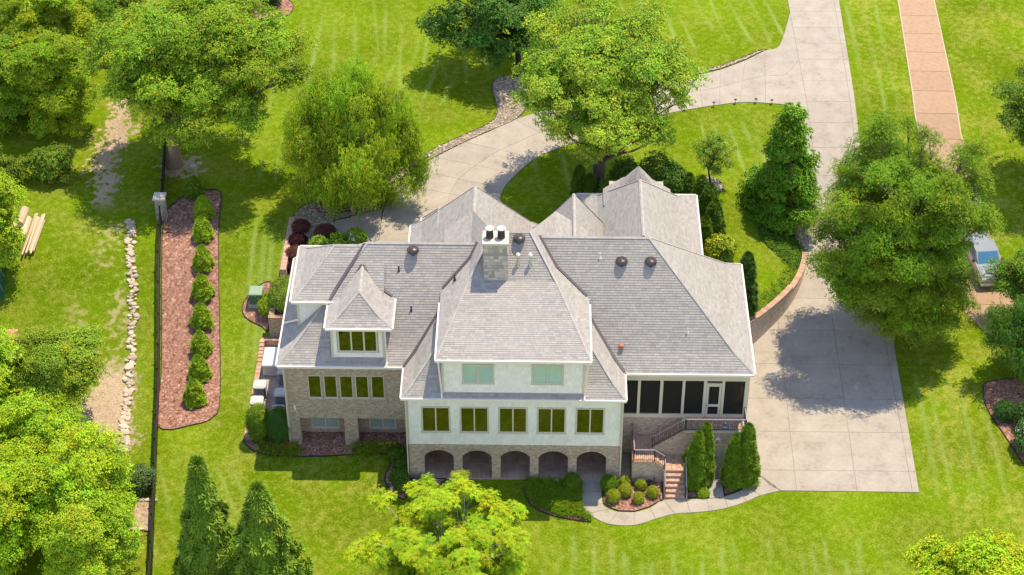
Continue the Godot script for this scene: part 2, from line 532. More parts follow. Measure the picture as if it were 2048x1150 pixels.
func slabs(parent: Node3D, polys: Array, up: float, mode: int, m: Material, gap := 0.011, called := "slab") -> void:
	for p in polys:
		for q in inset(p, gap):
			if q.size() < 3: continue
			var mb := MB.new()
			var k := rng.randf_range(0.93, 1.05)
			drape(mb, q, up, 1.0, mode, [], false, up + 0.03, Color(k, k, k * rng.randf_range(0.985, 1.01)))
			piece(parent, called, mb, m)

func between(outer: PackedVector2Array, inner: PackedVector2Array, stops: Array, sub: int, split := true) -> Array:
	var out := []
	for s in stops.size() - 1:
		var a := PackedVector2Array()
		var b := PackedVector2Array()
		for i in range(stops[s] * sub, stops[s + 1] * sub + 1):
			a.append(outer[i]); b.append(inner[i])
		var mids := PackedVector2Array()
		for i in a.size(): mids.append((a[i] + b[i]) / 2)
		var sets := [[a, mids], [mids, b]] if split else [[a, b]]
		for q in sets:
			var p: PackedVector2Array = q[0].duplicate()
			for i in range(q[1].size() - 1, -1, -1): p.append(q[1][i])
			out.append(p)
	return out

func build_paving() -> void:
	rng.seed = 77
	# parking pad and drive
	var pad := PackedVector2Array()
	for i in range(wall_line.size() - 1, -1, -1): pad.append(wall_line[i])
	pad.append_array(PV([15.0, -12.2, 15.0, -1.3, 16.2, -1.25, 16.5, -0.5, 16.95, 0.3, 17.6, 0.85, 26.85, 0.87, 27.3, -15.7, 27.33, -24.4]))
	pad = smooth_wall(pad)
	var drive := MB.new()
	drape(drive, pad, 0.018, 1.0, 1)
	var strip := PV([23.5, -90, 28.6, -90, 28.05, -58.2, 27.36, -38, 27.33, -24.4, 23.5, -24.4])
	var left_edge := PV([22.0, -24.4, 22.3, -30, 22.85, -36, 23.1, -39.5, 23.5, -40.2, 23.5, -24.4])
	drape(drive, strip, 0.018, 1.0, 2)
	drape(drive, left_edge, 0.018, 1.0, 2)
	var so := V2([23.5, -56, 22.1, -50.5, 20.7, -49.5, 18.9, -47.9, 16.7, -46.4, 14.8, -45.6, 11.2, -44.4, 7.6, -42.8, 3.4, -40.7, -0.5, -38.6, -2.3, -37, -4.4, -35.3, -6.7, -33.1, -8.2, -31.4, -9.2, -29.4, -10.2, -26.7, -10.4, -22, -10.4, -17])
	var si := V2([23.5, -40.2, 22.3, -41.15, 20.1, -41.5, 18, -41.5, 16.3, -41.1, 14.9, -40.7, 11.5, -39.5, 8.3, -37.9, 5.6, -36.2, 3.6, -34.9, 2.4, -34.1, 1.2, -33.1, -0.2, -31, -1.2, -29, -1.4, -27, -0.6, -25.2, 1, -22, 1, -17])
	var O := smooth_poly(so, false, 4)
	var I := smooth_poly(si, false, 4)
	var loop := between(O, I, [0, 2, 3, 4, 5, 6, 7, 8, 9, 11, 12, 13, 14, 15, 16, 17], 4)
	for p in between(O, I, [0, 4, 8, 12, 15, 17], 4, false): drape(drive, p, 0.018, 1.0, 2)
	var court := PV([-13.9, -24.6, -12.8, -25.0, -10.4, -26.2, -10.4, -17, -13.9, -17])
	drape(drive, court, 0.018, 1.0, 2)
	var d := structure("driveway", drive, M.joint, "pale concrete driveway, parking pad and loop of jointed slabs", "driveway")
	var polys := [pad]
	for z in [-1.1, -4.9, -8.3, -12.0, -15.8, -19.5, -22.9]: polys = cut(polys, Vector2(0, z), Vector2(10, z), Rect2(-90, -90, 180, 180))
	for l in [[19.1, -16, 18.75, 0.8], [23.3, -24, 22.75, 0.8]]: polys = cut(polys, Vector2(l[0], l[1]), Vector2(l[2], l[3]), Rect2(-90, -90, 180, 180))
	polys = cut(polys, Vector2(26.85, -24.4), Vector2(26.4, 0.9), Rect2(22, -60, 20, 80))
	slabs(d, polys, 0.05, 1, M.concrete)
	polys = [strip]
	for z in [-27.0, -30.2, -33.2, -36.2, -39.1, -41.8, -44.8, -48.2, -50.8, -53.4, -56.1, -58.8, -61.5, -64.2]: polys = cut(polys, Vector2(0, z), Vector2(10, z), Rect2(-90, -90, 180, 180))
	polys = cut(polys, Vector2(27.6, -58.2), Vector2(26.95, -38), Rect2(22, -70, 20, 80))
	slabs(d, polys, 0.05, 2, M.concrete)
	polys = [left_edge]
	for z in [-27.0, -30.2, -33.2, -36.2]: polys = cut(polys, Vector2(0, z), Vector2(10, z), Rect2(-90, -90, 180, 180))
	slabs(d, polys, 0.05, 2, M.concrete)
	slabs(d, loop, 0.05, 2, M.concrete)
	polys = cut([court], Vector2(-12.1, -30), Vector2(-12.1, 0), Rect2(-90, -90, 180, 180))
	slabs(d, polys, 0.05, 2, M.concrete)
	# the neighbour's brown drive
	var bd := PV([33.7, -90, 36.9, -90, 36.5, -58.4, 35.6, -38, 36.3, -27, 37.6, -21.5, 41.5, -18.5, 41.5, -15.5, 34.2, -15.6, 33.0, -18, 32.6, -24, 32.2, -40, 33.3, -58.3])
	var nb := MB.new()
	drape(nb, bd, 0.018, 1.0, 1)
	var b := structure("brown_driveway", nb, M.joint, "brown exposed-aggregate driveway with pale cross joints beside the concrete one", "driveway")
	polys = [bd]
	for k in 16: polys = cut(polys, Vector2(0, -65.6 + k * 3.05), Vector2(10, -65.6 + k * 3.05 + 0.25), Rect2(-90, -90, 180, 180))
	slabs(b, polys, 0.05, 1, M.aggregate, 0.02)
	var edge := MB.new()
	for e in [[33.3, -58.3, 32.2, -40], [36.5, -58.4, 35.6, -38], [32.2, -40, 32.6, -24], [35.6, -38, 36.3, -27]]:
		for s in 20:
			var p := Vector2(e[0], e[1]).lerp(Vector2(e[2], e[3]), s / 20.0)
			var q := Vector2(e[0], e[1]).lerp(Vector2(e[2], e[3]), (s + 1) / 20.0)
			edge.beam(Vector3(p.x, ramp_low(p.y) + 0.035, p.y), Vector3(q.x, ramp_low(q.y) + 0.035, q.y), 0.1, 0.05, Color(0.42, 0.35, 0.25))
	piece(b, "edging", edge, M.plain)
	# front walk
	var wi := V2([5.8, -0.1, 5.85, 1.1, 5.9, 2.3, 6.3, 2.75, 6.9, 3.0, 8, 3.0, 9, 2.6, 9.9, 1.85, 11.4, 1.75, 12.8, 1.7, 13.9, 1.5, 14.9, 1.0, 15.5, 0.5, 16.5, -0.6])
	var wo := V2([4.6, -0.1, 4.55, 1.2, 4.55, 2.3, 4.95, 3.2, 6.2, 4.1, 7.9, 4.2, 9.3, 3.6, 10.6, 3.12, 11.6, 3.0, 12.8, 2.85, 14.1, 2.5, 15.4, 1.9, 16.3, 1.35, 17.75, 0.84])
	O = smooth_poly(wo, false, 3)
	I = smooth_poly(wi, false, 3)
	var wk := MB.new()
	for p in between(O, I, [0, 4, 7, 10, 13], 3, false): drape(wk, p, 0.018, 1.0, 1)
	var path := PV([12.95, -1.15, 13.9, -1.15, 13.9, 1.5, 12.95, 1.66])
	var side := PV([7.05, -2.5, 7.8, -2.5, 7.8, 0.15, 7.05, 0.5])
	drape(wk, path, 0.018, 1.0, 1)
	drape(wk, side, 0.018, 1.0, 1)
	var w := structure("garden_path", wk, M.joint, "curved concrete walk from the arcade past the steps to the pad", "path")
	slabs(w, between(O, I, [0, 1, 2, 3, 4, 5, 6, 7, 8, 9, 10, 11, 12, 13], 3, false), 0.05, 1, M.concrete, 0.012)
	slabs(w, [PV([12.95, -1.15, 13.9, -1.15, 13.9, 0.1, 12.95, 0.1]), PV([12.95, 0.1, 13.9, 0.1, 13.9, 1.5, 12.95, 1.66])], 0.05, 1, M.concrete, 0.012)
	slabs(w, [PV([7.05, -2.5, 7.8, -2.5, 7.8, -1.2, 7.05, -1.2]), PV([7.05, -1.2, 7.8, -1.2, 7.8, 0.15, 7.05, 0.5])], 0.05, 1, M.concrete, 0.012)

func smooth_wall(p: PackedVector2Array) -> PackedVector2Array:
	return p

# ---------------------------------------------------------------- planting beds
func bed(called: String, poly: PackedVector2Array, m: Material, label: String, category: String, up := 0.03, mode := 0, edging := true) -> MeshInstance3D:
	var mb := MB.new()
	drape(mb, poly, up, 0.5, mode)
	var o := structure(called, mb, m, label, category)
	if edging:
		var e := MB.new()
		for i in poly.size():
			var a := poly[i]
			var b := poly[(i + 1) % poly.size()]
			e.beam(Vector3(a.x, h_of(mode, a.x, a.y) + up, a.y), Vector3(b.x, h_of(mode, b.x, b.y) + up, b.y), 0.05, 0.1, Color(0.03, 0.022, 0.018))
		piece(o, "edging", e, M.plain)
	return o

func inside_points(poly: PackedVector2Array, count: int, away := 0.0) -> Array:
	var lo := poly[0]
	var hi := poly[0]
	for p in poly:
		lo = lo.min(p); hi = hi.max(p)
	var out := []
	var tries := 0
	while out.size() < count and tries < count * 30:
		tries += 1
		var p := Vector2(rng.randf_range(lo.x, hi.x), rng.randf_range(lo.y, hi.y))
		if Geometry2D.is_point_in_polygon(p, poly): out.append(p)
	return out

func rock_mesh(sd: int, sub := 1) -> ArrayMesh:
	var r := RandomNumberGenerator.new()
	r.seed = sd
	var s := SphereMesh.new()
	s.radius = 1.0
	s.height = 2.0
	s.radial_segments = 7 if sub == 0 else 10
	s.rings = 3 if sub == 0 else 5
	var arr := s.get_mesh_arrays()
	var vs: PackedVector3Array = arr[Mesh.ARRAY_VERTEX]
	var ix: PackedInt32Array = arr[Mesh.ARRAY_INDEX]
	var nz := noise(0.9, sd, FastNoiseLite.TYPE_SIMPLEX_SMOOTH, 2)
	var pts := PackedVector3Array()
	for p in vs:
		var k := 1.0 + 0.45 * nz.get_noise_3dv(p * 1.3)
		var q := p * k
		q.y = clampf(q.y, -0.55, 0.72)
		pts.append(q)
	var mb := MB.new()
	for k in range(0, ix.size(), 3):
		var a := pts[ix[k]]; var b := pts[ix[k + 1]]; var d := pts[ix[k + 2]]
		if (b - a).cross(d - a).length() < 0.0001: continue
		if (b - a).cross(d - a).dot(a + b + d) < 0: mb.tri(a, d, b)
		else: mb.tri(a, b, d)
	return mb.mesh()

func scatter(parent: Node3D, called: String, mesh: Mesh, m: Material, xf: Array, cols: Array) -> MultiMeshInstance3D:
	var mm := MultiMesh.new()
	mm.transform_format = MultiMesh.TRANSFORM_3D
	mm.use_colors = true
	mm.mesh = mesh
	mm.instance_count = xf.size()
	for i in xf.size():
		mm.set_instance_transform(i, xf[i])
		mm.set_instance_color(i, cols[i])
	var o := MultiMeshInstance3D.new()
	o.name = called
	o.multimesh = mm
	o.material_override = m
	parent.add_child(o, true)
	return o

var pebble: ArrayMesh
func gravel(poly: PackedVector2Array, label: String, per := 90, mode := 0, tint := Color(1, 1, 1)) -> void:
	bed("gravel_bed", poly, M.gravel_bed, label, "gravel bed", 0.025, mode)
	var area := 0.0
	for i in poly.size(): area += poly[i].cross(poly[(i + 1) % poly.size()]) / 2
	var pts := inside_points(poly, int(absf(area) * per))
	var xf := []
	var cols := []
	for p in pts:
		var s := rng.randf_range(0.03, 0.085)
		xf.append(Transform3D(Basis(Vector3.UP, rng.randf() * TAU).scaled(Vector3(s * 1.3, s * 0.8, s)), Vector3(p.x, h_of(mode, p.x, p.y) + 0.03, p.y)))
		var k := rng.randf_range(0.18, 0.58)
		cols.append(Color(k * 1.05, k * rng.randf_range(0.82, 0.93), k * rng.randf_range(0.58, 0.78)) * tint)
	var o := scatter(self, numbered("gravel"), pebble, M.stone, xf, cols)
	o.set_meta("kind", "stuff")
	o.set_meta("label", "loose river pebbles of the " + label)
	o.set_meta("category", "gravel")

func build_beds() -> void:
	rng.seed = 31
	pebble = rock_mesh(3, 0)
	bed("mulch_bed", smooth_poly(V2([-26.85, -25.0, -26.2, -27.0, -25.4, -27.9, -23.7, -28.5, -22.9, -27.7, -22.6, -24, -21.4, -14, -20.6, -7.3, -20.9, -5.7, -22, -5, -24.5, -4.75, -25.1, -10, -26.2, -19]), true, 5), M.mulch, "long red mulch bed with a row of young conifers beside the iron fence", "mulch bed", 0.03, 2)
	bed("mulch_bed", PV([5.95, 0.2, 5.95, 2.2, 6.4, 2.62, 6.95, 2.9, 8, 2.92, 8.95, 2.5, 9.85, 1.8, 9.9, 0.05, 7.85, 0.05, 7.1, 0.55]), M.mulch, "red mulch bed of six clipped shrubs below the brick steps", "mulch bed", 0.03, 1)
	bed("mulch_bed", PV([11.45, -1.1, 11.45, 1.62, 12.9, 1.6, 12.92, -1.1]), M.mulch, "narrow mulch bed between the brick steps and the cellar door path", "mulch bed", 0.03, 1)
	bed("mulch_bed", PV([13.95, -1.1, 13.95, 1.35, 14.8, 0.98, 15.4, 0.5, 15.95, -0.05, 16.1, -1.1]), M.mulch, "mulch bed under the tall arborvitae beside the parking pad", "mulch bed", 0.03, 1)
	bed("mulch_bed", smooth_poly(V2([-18.3, -3.7, -18.1, -2.9, -17.4, -2.3, -15.8, -1.95, -13.1, -1.95, -11.1, -2.15, -9.1, -2.3, -8.3, -1.5, -8.6, 0.2, -7.8, 1.6, -6.95, 1.6, -6.95, -4.3, -15.1, -4.35]), true, 3), M.mulch, "dark mulch bed below the brick piers of the house", "mulch bed", 0.03, 2)
	bed("mulch_bed", smooth_poly(V2([0.75, 0.15, 0.75, 1.35, 1.1, 2.3, 1.9, 3.05, 3.05, 3.55, 5.1, 3.92, 4.52, 2.9, 4.42, 2.2, 4.5, 0.4, 3.4, 0.15]), true, 3), M.mulch, "curved bed under the thick ground cover beside the walk", "mulch bed", 0.03, 2)
	bed("mulch_bed", PV([-6.9, 0.08, -6.9, 1.3, -6.0, 1.5, -5.1, 1.1, -4.5, 0.08]), M.mulch, "small mulch corner in front of the end arch", "mulch bed", 0.03, 2)
	bed("mulch_bed", smooth_poly(V2([32.8, -8.9, 32.9, -6.9, 33.5, -4.8, 34.3, -1.9, 35.5, 0.5, 42, 1, 42, -10, 34, -10.5]), true, 4), M.mulch, "mulch bed under the drooping tree at the lawn edge", "mulch bed", 0.03, 1)
	var ring := []
	for k in 14: ring.append(Vector2(-22.3, -56.0) + Vector2(cos(TAU * k / 14), sin(TAU * k / 14)) * Vector2(2.0, 2.1))
	bed("mulch_bed", smooth_poly(ring, true, 2), M.mulch, "round mulch ring around a dark shrub on the far lawn", "mulch bed", 0.03, 2)
	bed("mulch_bed", smooth_poly(V2([-19.9, -16.4, -19.7, -15.2, -18.4, -14.4, -17.9, -14.2, -17.9, -17.8, -18.8, -17.9]), true, 3), M.mulch, "mulch patch around the green utility box", "mulch bed", 0.03, 2)
	bed("mulch_bed", PV([15.6, -13.2, 16.9, -15.2, 17.6, -16.0, 16.6, -17.2, 15.6, -16.6]), M.mulch, "mulch corner behind the curved brick retaining wall", "mulch bed", 0.03, 2)
	bed("dirt_patch", PV([-24.85, 2.5, -23.6, 2.5, -23.3, 5.1, -24.6, 5.1]), M.dirt, "small framed patch of pale grit against the iron fence", "ground", 0.03, 2, false)
	gravel(smooth_poly(V2([-2.4, -44.2, -1.9, -45.0, -0.6, -45.2, 0.2, -44.4, 0.5, -41, -0.3, -38.8, -2.2, -37.15, -4.3, -35.45, -6.6, -33.3, -8.1, -31.55, -9.1, -29.55, -10.15, -26.9, -10.9, -27.6, -10.1, -29.8, -8.8, -32.1, -7.1, -34.1, -4.7, -36.2, -2.5, -38.1, -1.9, -39.8, -2.3, -42.4]), true, 3), "winding gravel strip along the drive loop under the dark oak", 70, 2)
	gravel(PV([14.8, -46.15, 16.7, -47.0, 19, -48.6, 20.3, -49.6, 20.9, -49.75, 18.9, -48.05, 16.7, -46.55, 14.7, -45.75]), "thin gravel strip edging the lawn where the drive forks", 90, 2)
	var g6 := []
	for k in 12: g6.append(Vector2(14.8, -30.0) + Vector2(cos(TAU * k / 12), sin(TAU * k / 12)) * Vector2(1.05, 1.0))
	gravel(smooth_poly(g6, true, 2), "round ring of pale stones at the foot of the small lawn tree", 110, 2, Color(1.25, 1.25, 1.3))
	gravel(smooth_poly(V2([19.9, -28.3, 21.2, -29.4, 22.2, -28.6, 22.2, -25.4, 21.5, -25.3, 20.8, -27.0]), true, 3), "stone bed beside the lower drive under the conical tree", 100, 2)
	gravel(PV([-17.2, -24.4, -16.7, -26.2, -15.3, -27.4, -13, -27.7, -11.2, -28.2, -10.9, -27.6, -10.4, -26.4, -12.8, -25.1, -13.95, -24.6, -13.95, -18, -15.2, -18.0, -15.2, -20.5, -16.4, -22.5]), "gravel bed of dark red shrubs behind the house", 70, 2, Color(0.85, 0.85, 0.8))
	bed("mulch_bed", PV([-16.85, -18.5, -16.9, -24.4, -15.7, -24.0, -15.4, -18.5]), M.mulch, "mulch strip with dark red shrubs beside the low brick wall", "mulch bed", 0.05, 2, false)
	bed("mulch_bed", smooth_poly(V2([-15.4, -26.6, -13.5, -27.3, -11.4, -27.5, -12.8, -25.9, -15, -25.6]), true, 3), M.mulch, "mulch under the drooping birch beside the gravel", "mulch bed", 0.05, 2, true)

# ---------------------------------------------------------------- bricks, shakes and shingles
var brick_cols := [Color(0.52, 0.415, 0.315), Color(0.455, 0.35, 0.27), Color(0.55, 0.46, 0.365), Color(0.41, 0.31, 0.24), Color(0.495, 0.40, 0.325), Color(0.58, 0.50, 0.41), Color(0.44, 0.355, 0.30)]
var shake_cols := [Color(0.81, 0.79, 0.745), Color(0.83, 0.81, 0.765), Color(0.79, 0.775, 0.73), Color(0.82, 0.80, 0.755)]
var shingle_cols := [Color(0.338, 0.322, 0.312), Color(0.352, 0.336, 0.325), Color(0.322, 0.306, 0.298), Color(0.368, 0.350, 0.337), Color(0.332, 0.314, 0.310), Color(0.345, 0.324, 0.310), Color(0.300, 0.286, 0.280)]

# rows of small pieces on the plane O + X u + Y v (N outwards), inside the polygon outer and outside the holes.
# lap: each piece leans out at its lower edge; otherwise it is a brick that stands proud by t
func courses(mb: MB, O: Vector3, X: Vector3, Y: Vector3, N: Vector3, outer: PackedVector2Array, holes: Array, e: float, w0: float, w1: float, t: float, cols: Array, gap: float, lap: bool, keep: Array = []) -> void:
	var lo := outer[0]
	var hi := outer[0]
	for p in outer:
		lo = lo.min(p); hi = hi.max(p)
	var hb := []
	for h in holes:
		var a: Vector2 = h[0]
		var b: Vector2 = h[0]
		for p in h:
			a = a.min(p); b = b.max(p)
		hb.append(Rect2(a, b - a).grow(0.001))
	var row := 0
	var v := lo.y
	while v < hi.y - 0.01:
		var vt := minf(v + e - (0.0 if lap else gap), hi.y)
		var u := lo.x - (rng.randf() * w1 if lap else (0.0 if row % 2 == 0 else w0 / 2))
		while u < hi.x:
			var w := rng.randf_range(w0, w1)
			var a := maxf(u, lo.x)
			var b := minf(u + w - gap, hi.x)
			u += w
			if b - a < 0.01: continue
			var col: Color = cols[rng.randi() % cols.size()]
			var k := rng.randf_range(0.95, 1.05)
			col = Color(col.r * k, col.g * k, col.b * k)
			var r := PackedVector2Array([Vector2(a, v), Vector2(b, v), Vector2(b, vt), Vector2(a, vt)])
			var polys: Array = [r]
			var whole := true
			for p in r:
				if not Geometry2D.is_point_in_polygon(p, outer): whole = false
			if not whole:
				polys = Geometry2D.intersect_polygons(r, outer)
			for i in holes.size():
				if hb[i].intersects(Rect2(a, v, b - a, vt - v)):
					whole = false
					var nb := []
					for p in polys: nb.append_array(Geometry2D.clip_polygons(p, holes[i]))
					polys = nb
			if whole and not keep.is_empty() and (b - a) > w0 * 0.9 and keep[0].encloses(Rect2(a, v, b - a, vt - v)):
				keep[1].append([a, b, v, col])
				continue
			for pl in polys:
				if pl.size() < 3: continue
				if Geometry2D.is_polygon_clockwise(pl): pl.reverse()
				var top := []
				for p in pl:
					var off = t * (1.0 - 0.9 * (p.y - v) / e) if lap else t
					top.append(O + X * p.x + Y * p.y + N * off)
				for q in range(1, pl.size() - 1): mb.tri(top[0], top[q], top[q + 1], col)
				for q in pl.size():
					var q2: int = (q + 1) % pl.size()
					if lap and not (pl[q].y < v + 0.002 and pl[q2].y < v + 0.002): continue
					var f = O + X * pl[q].x + Y * pl[q].y
					var g = O + X * pl[q2].x + Y * pl[q2].y
					mb.quad(f, g, top[q2], top[q], col)
		v += e
		row += 1

func rect(x0: float, x1: float, y0: float, y1: float) -> PackedVector2Array:
	return PackedVector2Array([Vector2(x0, y0), Vector2(x1, y0), Vector2(x1, y1), Vector2(x0, y1)])

func bricks(mb: MB, O: Vector3, X: Vector3, N: Vector3, outer: PackedVector2Array, holes: Array = []) -> void:
	courses(mb, O, X, Vector3.UP, N, outer, holes, 0.077, 0.213, 0.213, 0.018, brick_cols, 0.012, false)

func shakes(mb: MB, O: Vector3, X: Vector3, N: Vector3, outer: PackedVector2Array, holes: Array = []) -> void:
	courses(mb, O, X, Vector3.UP, N, outer, holes, 0.285, 0.16, 0.36, 0.055, shake_cols, 0.006, true)

# ---------------------------------------------------------------- roofs
var roof_now: Node3D
var deck: MB
var shin: MB
var caps: MB
var gut: MB

func roof_begin(parent: Node3D, called: String) -> void:
	roof_now = node(parent, called)
	deck = MB.new(); shin = MB.new(); caps = MB.new(); gut = MB.new()

func roof_end() -> void:
	piece(roof_now, "roof_deck", deck, M.roof_deck)
	piece(roof_now, "shingles", shin, M.shingle, "stuff")
	if caps.v.size(): piece(roof_now, "ridge_caps", caps, M.shingle)
	if gut.v.size(): piece(roof_now, "gutter", gut, M.gutter)

func face(pts: Array, keep := Rect2()) -> void:
	var p := []
	for q in pts:
		if p.is_empty() or (q - p[-1]).length() > 0.01: p.append(q)
	if (p[0] - p[-1]).length() < 0.01: p.pop_back()
	if p.size() < 3: return
	var N := Vector3.ZERO
	for i in range(1, p.size() - 1): N += (p[i] - p[0]).cross(p[i + 1] - p[0])
	N = N.normalized()
	if N.y < 0:
		N = -N
		p.reverse()
	var Y := (Vector3.UP - N * N.y).normalized()
	var X := Y.cross(N)
	var O: Vector3 = p[0]
	for q in p:
		if q.y < O.y: O = q
	var poly := PackedVector2Array()
	for q in p: poly.append(Vector2((q - O).dot(X), (q - O).dot(Y)))
	for i in range(1, p.size() - 1): deck.tri(p[0], p[i], p[i + 1], Color.WHITE)
	var lo := poly[0].y
	for q in poly: lo = minf(lo, q.y)
	var kept := []
	courses(shin, O, X, Y, N, poly, [], 0.168, 0.27, 0.40, 0.027, shingle_cols, 0.007, true, [keep, kept] if keep.size.x > 0 else [])
	if kept.size():
		var mesh := {}
		for i in kept.size():
			var k = kept[i]
			var w: float = k[1] - k[0]
			if i >= 290:
				var a0 = O + X * k[0] + Y * k[2]; var b0: Vector3 = a0 + X * w
				var a1 = a0 + N * 0.027; var b1 := b0 + N * 0.027
				var c1 := b0 + Y * 0.168 + N * 0.004; var d1 = a0 + Y * 0.168 + N * 0.004
				shin.quad(a1, b1, c1, d1, k[3]); shin.quad(a0, b0, b1, a1, k[3])
				continue
			var key := 0
			if not mesh.has(key):
				var s := MB.new()
				var ww := 1.0
				s.quad(Vector3(0, 0, 0.027), Vector3(ww, 0, 0.027), Vector3(ww, 0.168, 0.004), Vector3(0, 0.168, 0.004))
				s.quad(Vector3.ZERO, Vector3(ww, 0, 0), Vector3(ww, 0, 0.027), Vector3(0, 0, 0.027))
				mesh[key] = s.mesh()
			var tone := rng.randi() % 5
			var m: StandardMaterial3D = M.get("shingle_%d" % tone)
			if m == null: m = mat("shingle_%d" % tone, shingle_cols[tone], 0.95, 0.0, 0.3)
			var o := piece(roof_now, "shingle", mesh[key], m)
			o.transform = Transform3D(Basis(X * w, Y, N), O + X * k[0] + Y * k[2])

func cap_line(p: Vector3, q: Vector3, na: Vector3, nb: Vector3) -> void:
	# overlapping cap shingles bent over a hip or ridge; na and nb point down the two slopes
	var L := (q - p).length()
	var n: int = maxi(1, int(L / 0.2))
	var d := (q - p) / n
	for i in n:
		var col: Color = shingle_cols[rng.randi() % 6] * rng.randf_range(1.12, 1.28)
		col.a = 1
		var a := p + d * i + Vector3(0, 0.065, 0)
		var b := a + d * 1.15 + Vector3(0, -0.012, 0)
		caps.quad(a + na * 0.15, b + na * 0.15, b, a, col)
		caps.quad(a, b, b + nb * 0.15, a + nb * 0.15, col)
		caps.quad(a + na * 0.15 - Vector3(0, 0.025, 0), a - Vector3(0, 0.025, 0), a, a + na * 0.15, col)
		caps.quad(a - Vector3(0, 0.025, 0), a + nb * 0.15 - Vector3(0, 0.025, 0), a + nb * 0.15, a, col)

func hang(p: Vector3, q: Vector3, out: Vector3) -> void:   # gutter along an eave
	var o := out * 0.05 + Vector3(0, -0.06, 0)
	gut.beam(p + o, q + o, 0.13, 0.14)
	gut.beam(p + out * -0.02 + Vector3(0, -0.14, 0), q + out * -0.02 + Vector3(0, -0.14, 0), 0.05, 0.22)

var prof_main := [[0.0, 0.0], [0.18, 0.135], [1.0, 1.0]]
var prof_bell := [[0.0, 0.0], [0.34, 0.22], [1.0, 1.0]]

func at(swap: bool, a: float, h: float, b: float) -> Vector3:
	return Vector3(b, h, a) if swap else Vector3(a, h, b)

# hip roof whose ridge runs along a. h0/h1: where the ridge ends (NAN: the end is open and lies inside another roof)
func hip_roof(swap: bool, a0: float, a1: float, r0: float, r1: float, b0: float, b1: float, rb: float, he: float, hr: float, prof: Array, gut_sides := [true, true, true, true]) -> void:
	var L := []
	for k in prof:
		var h := lerpf(he, hr, k[1])
		var A0 := a0 if is_nan(r0) else lerpf(a0, r0, k[0])
		var A1 := a1 if is_nan(r1) else lerpf(a1, r1, k[0])
		var B0 := lerpf(b0, rb, k[0])
		var B1 := lerpf(b1, rb, k[0])
		L.append([at(swap, A0, h, B0), at(swap, A1, h, B0), at(swap, A1, h, B1), at(swap, A0, h, B1)])
	for k in L.size() - 1:
		face([L[k][0], L[k][1], L[k + 1][1], L[k + 1][0]])
		face([L[k][2], L[k][3], L[k + 1][3], L[k + 1][2]])
		if not is_nan(r1): face([L[k][1], L[k][2], L[k + 1][2], L[k + 1][1]])
		if not is_nan(r0): face([L[k][3], L[k][0], L[k + 1][0], L[k + 1][3]])
		var ea := at(swap, 1, 0, 0)
		var eb := at(swap, 0, 0, 1)
		if not is_nan(r1):
			cap_line(L[k][1], L[k + 1][1], (-eb * signf(rb - b0) - Vector3(0, 0.9, 0)).normalized(), (ea - Vector3(0, 0.9, 0)).normalized())
			cap_line(L[k][2], L[k + 1][2], (ea - Vector3(0, 0.9, 0)).normalized(), (-eb * signf(rb - b1) - Vector3(0, 0.9, 0)).normalized())
		if not is_nan(r0):
			cap_line(L[k][0], L[k + 1][0], (-ea - Vector3(0, 0.9, 0)).normalized(), (-eb * signf(rb - b0) - Vector3(0, 0.9, 0)).normalized())
			cap_line(L[k][3], L[k + 1][3], (-eb * signf(rb - b1) - Vector3(0, 0.9, 0)).normalized(), (-ea - Vector3(0, 0.9, 0)).normalized())
	var ez := at(swap, 0, 0, 1)
	cap_line(L[-1][0], L[-1][1], (-ez * signf(rb - b0) - Vector3(0, 0.9, 0)).normalized(), (-ez * signf(rb - b1) - Vector3(0, 0.9, 0)).normalized())
	var sa := at(swap, 1, 0, 0)
	if gut_sides[0]: hang(L[0][0], L[0][1], -ez * signf(rb - b0))
	if gut_sides[1]: hang(L[0][2], L[0][3], -ez * signf(rb - b1))
	if gut_sides[2] and not is_nan(r0): hang(L[0][3], L[0][0], -sa)
	if gut_sides[3] and not is_nan(r1): hang(L[0][1], L[0][2], sa)

func run_at(h: float, he: float, hr: float, prof: Array) -> float:
	var f := (h - he) / (hr - he)
	for k in prof.size() - 1:
		if f <= prof[k + 1][1] or k == prof.size() - 2:
			return lerpf(prof[k][0], prof[k + 1][0], (f - prof[k][1]) / (prof[k + 1][1] - prof[k][1]))
	return 1.0

func valley(pts: Array, parent: Node3D) -> void:
	var mb := MB.new()
	for i in pts.size() - 1: mb.beam(pts[i] + Vector3(0, 0.13, 0), pts[i + 1] + Vector3(0, 0.13, 0), 0.2, 0.02)
	piece(parent, "valley_flashing", mb, M.valley_metal)

# ---------------------------------------------------------------- windows and doors
func window(parent: Node3D, x0: float, x1: float, y0: float, y1: float, z: float, panes: int, blind: Material = null, fw := 0.09) -> Node3D:
	var w := node(parent, "window")
	var f := MB.new()
	f.bb(x0, x1, y0, y0 + fw, z - 0.1, z + 0.045); f.bb(x0, x1, y1 - fw, y1, z - 0.1, z + 0.045)
	f.bb(x0, x0 + fw, y0 + fw, y1 - fw, z - 0.1, z + 0.045); f.bb(x1 - fw, x1, y0 + fw, y1 - fw, z - 0.1, z + 0.045)
	var pw := (x1 - x0 - fw * (panes + 1)) / panes
	for i in range(1, panes):
		var c := x0 + fw * i + pw * i
		f.bb(c, c + fw, y0 + fw, y1 - fw, z - 0.1, z + 0.04)
	f.bb(x0 - 0.04, x1 + 0.04, y0 - 0.06, y0 - 0.002, z - 0.08, z + 0.075)
	piece(w, "frame", f, M.trim)
	for i in panes:
		var a := x0 + fw + (pw + fw) * i
		var g := MB.new()
		g.bb(a, a + pw, y0 + fw, y1 - fw, z - 0.004, z + 0.004)
		if blind:
			piece(w, "pane", g, M.clear_glass)
			var b := MB.new()
			b.bb(a, a + pw, y0 + fw, y1 - fw, z - 0.016, z - 0.010)
			piece(w, "blind", b, blind)
		else:
			piece(w, "pane", g, M.glass)
	return w

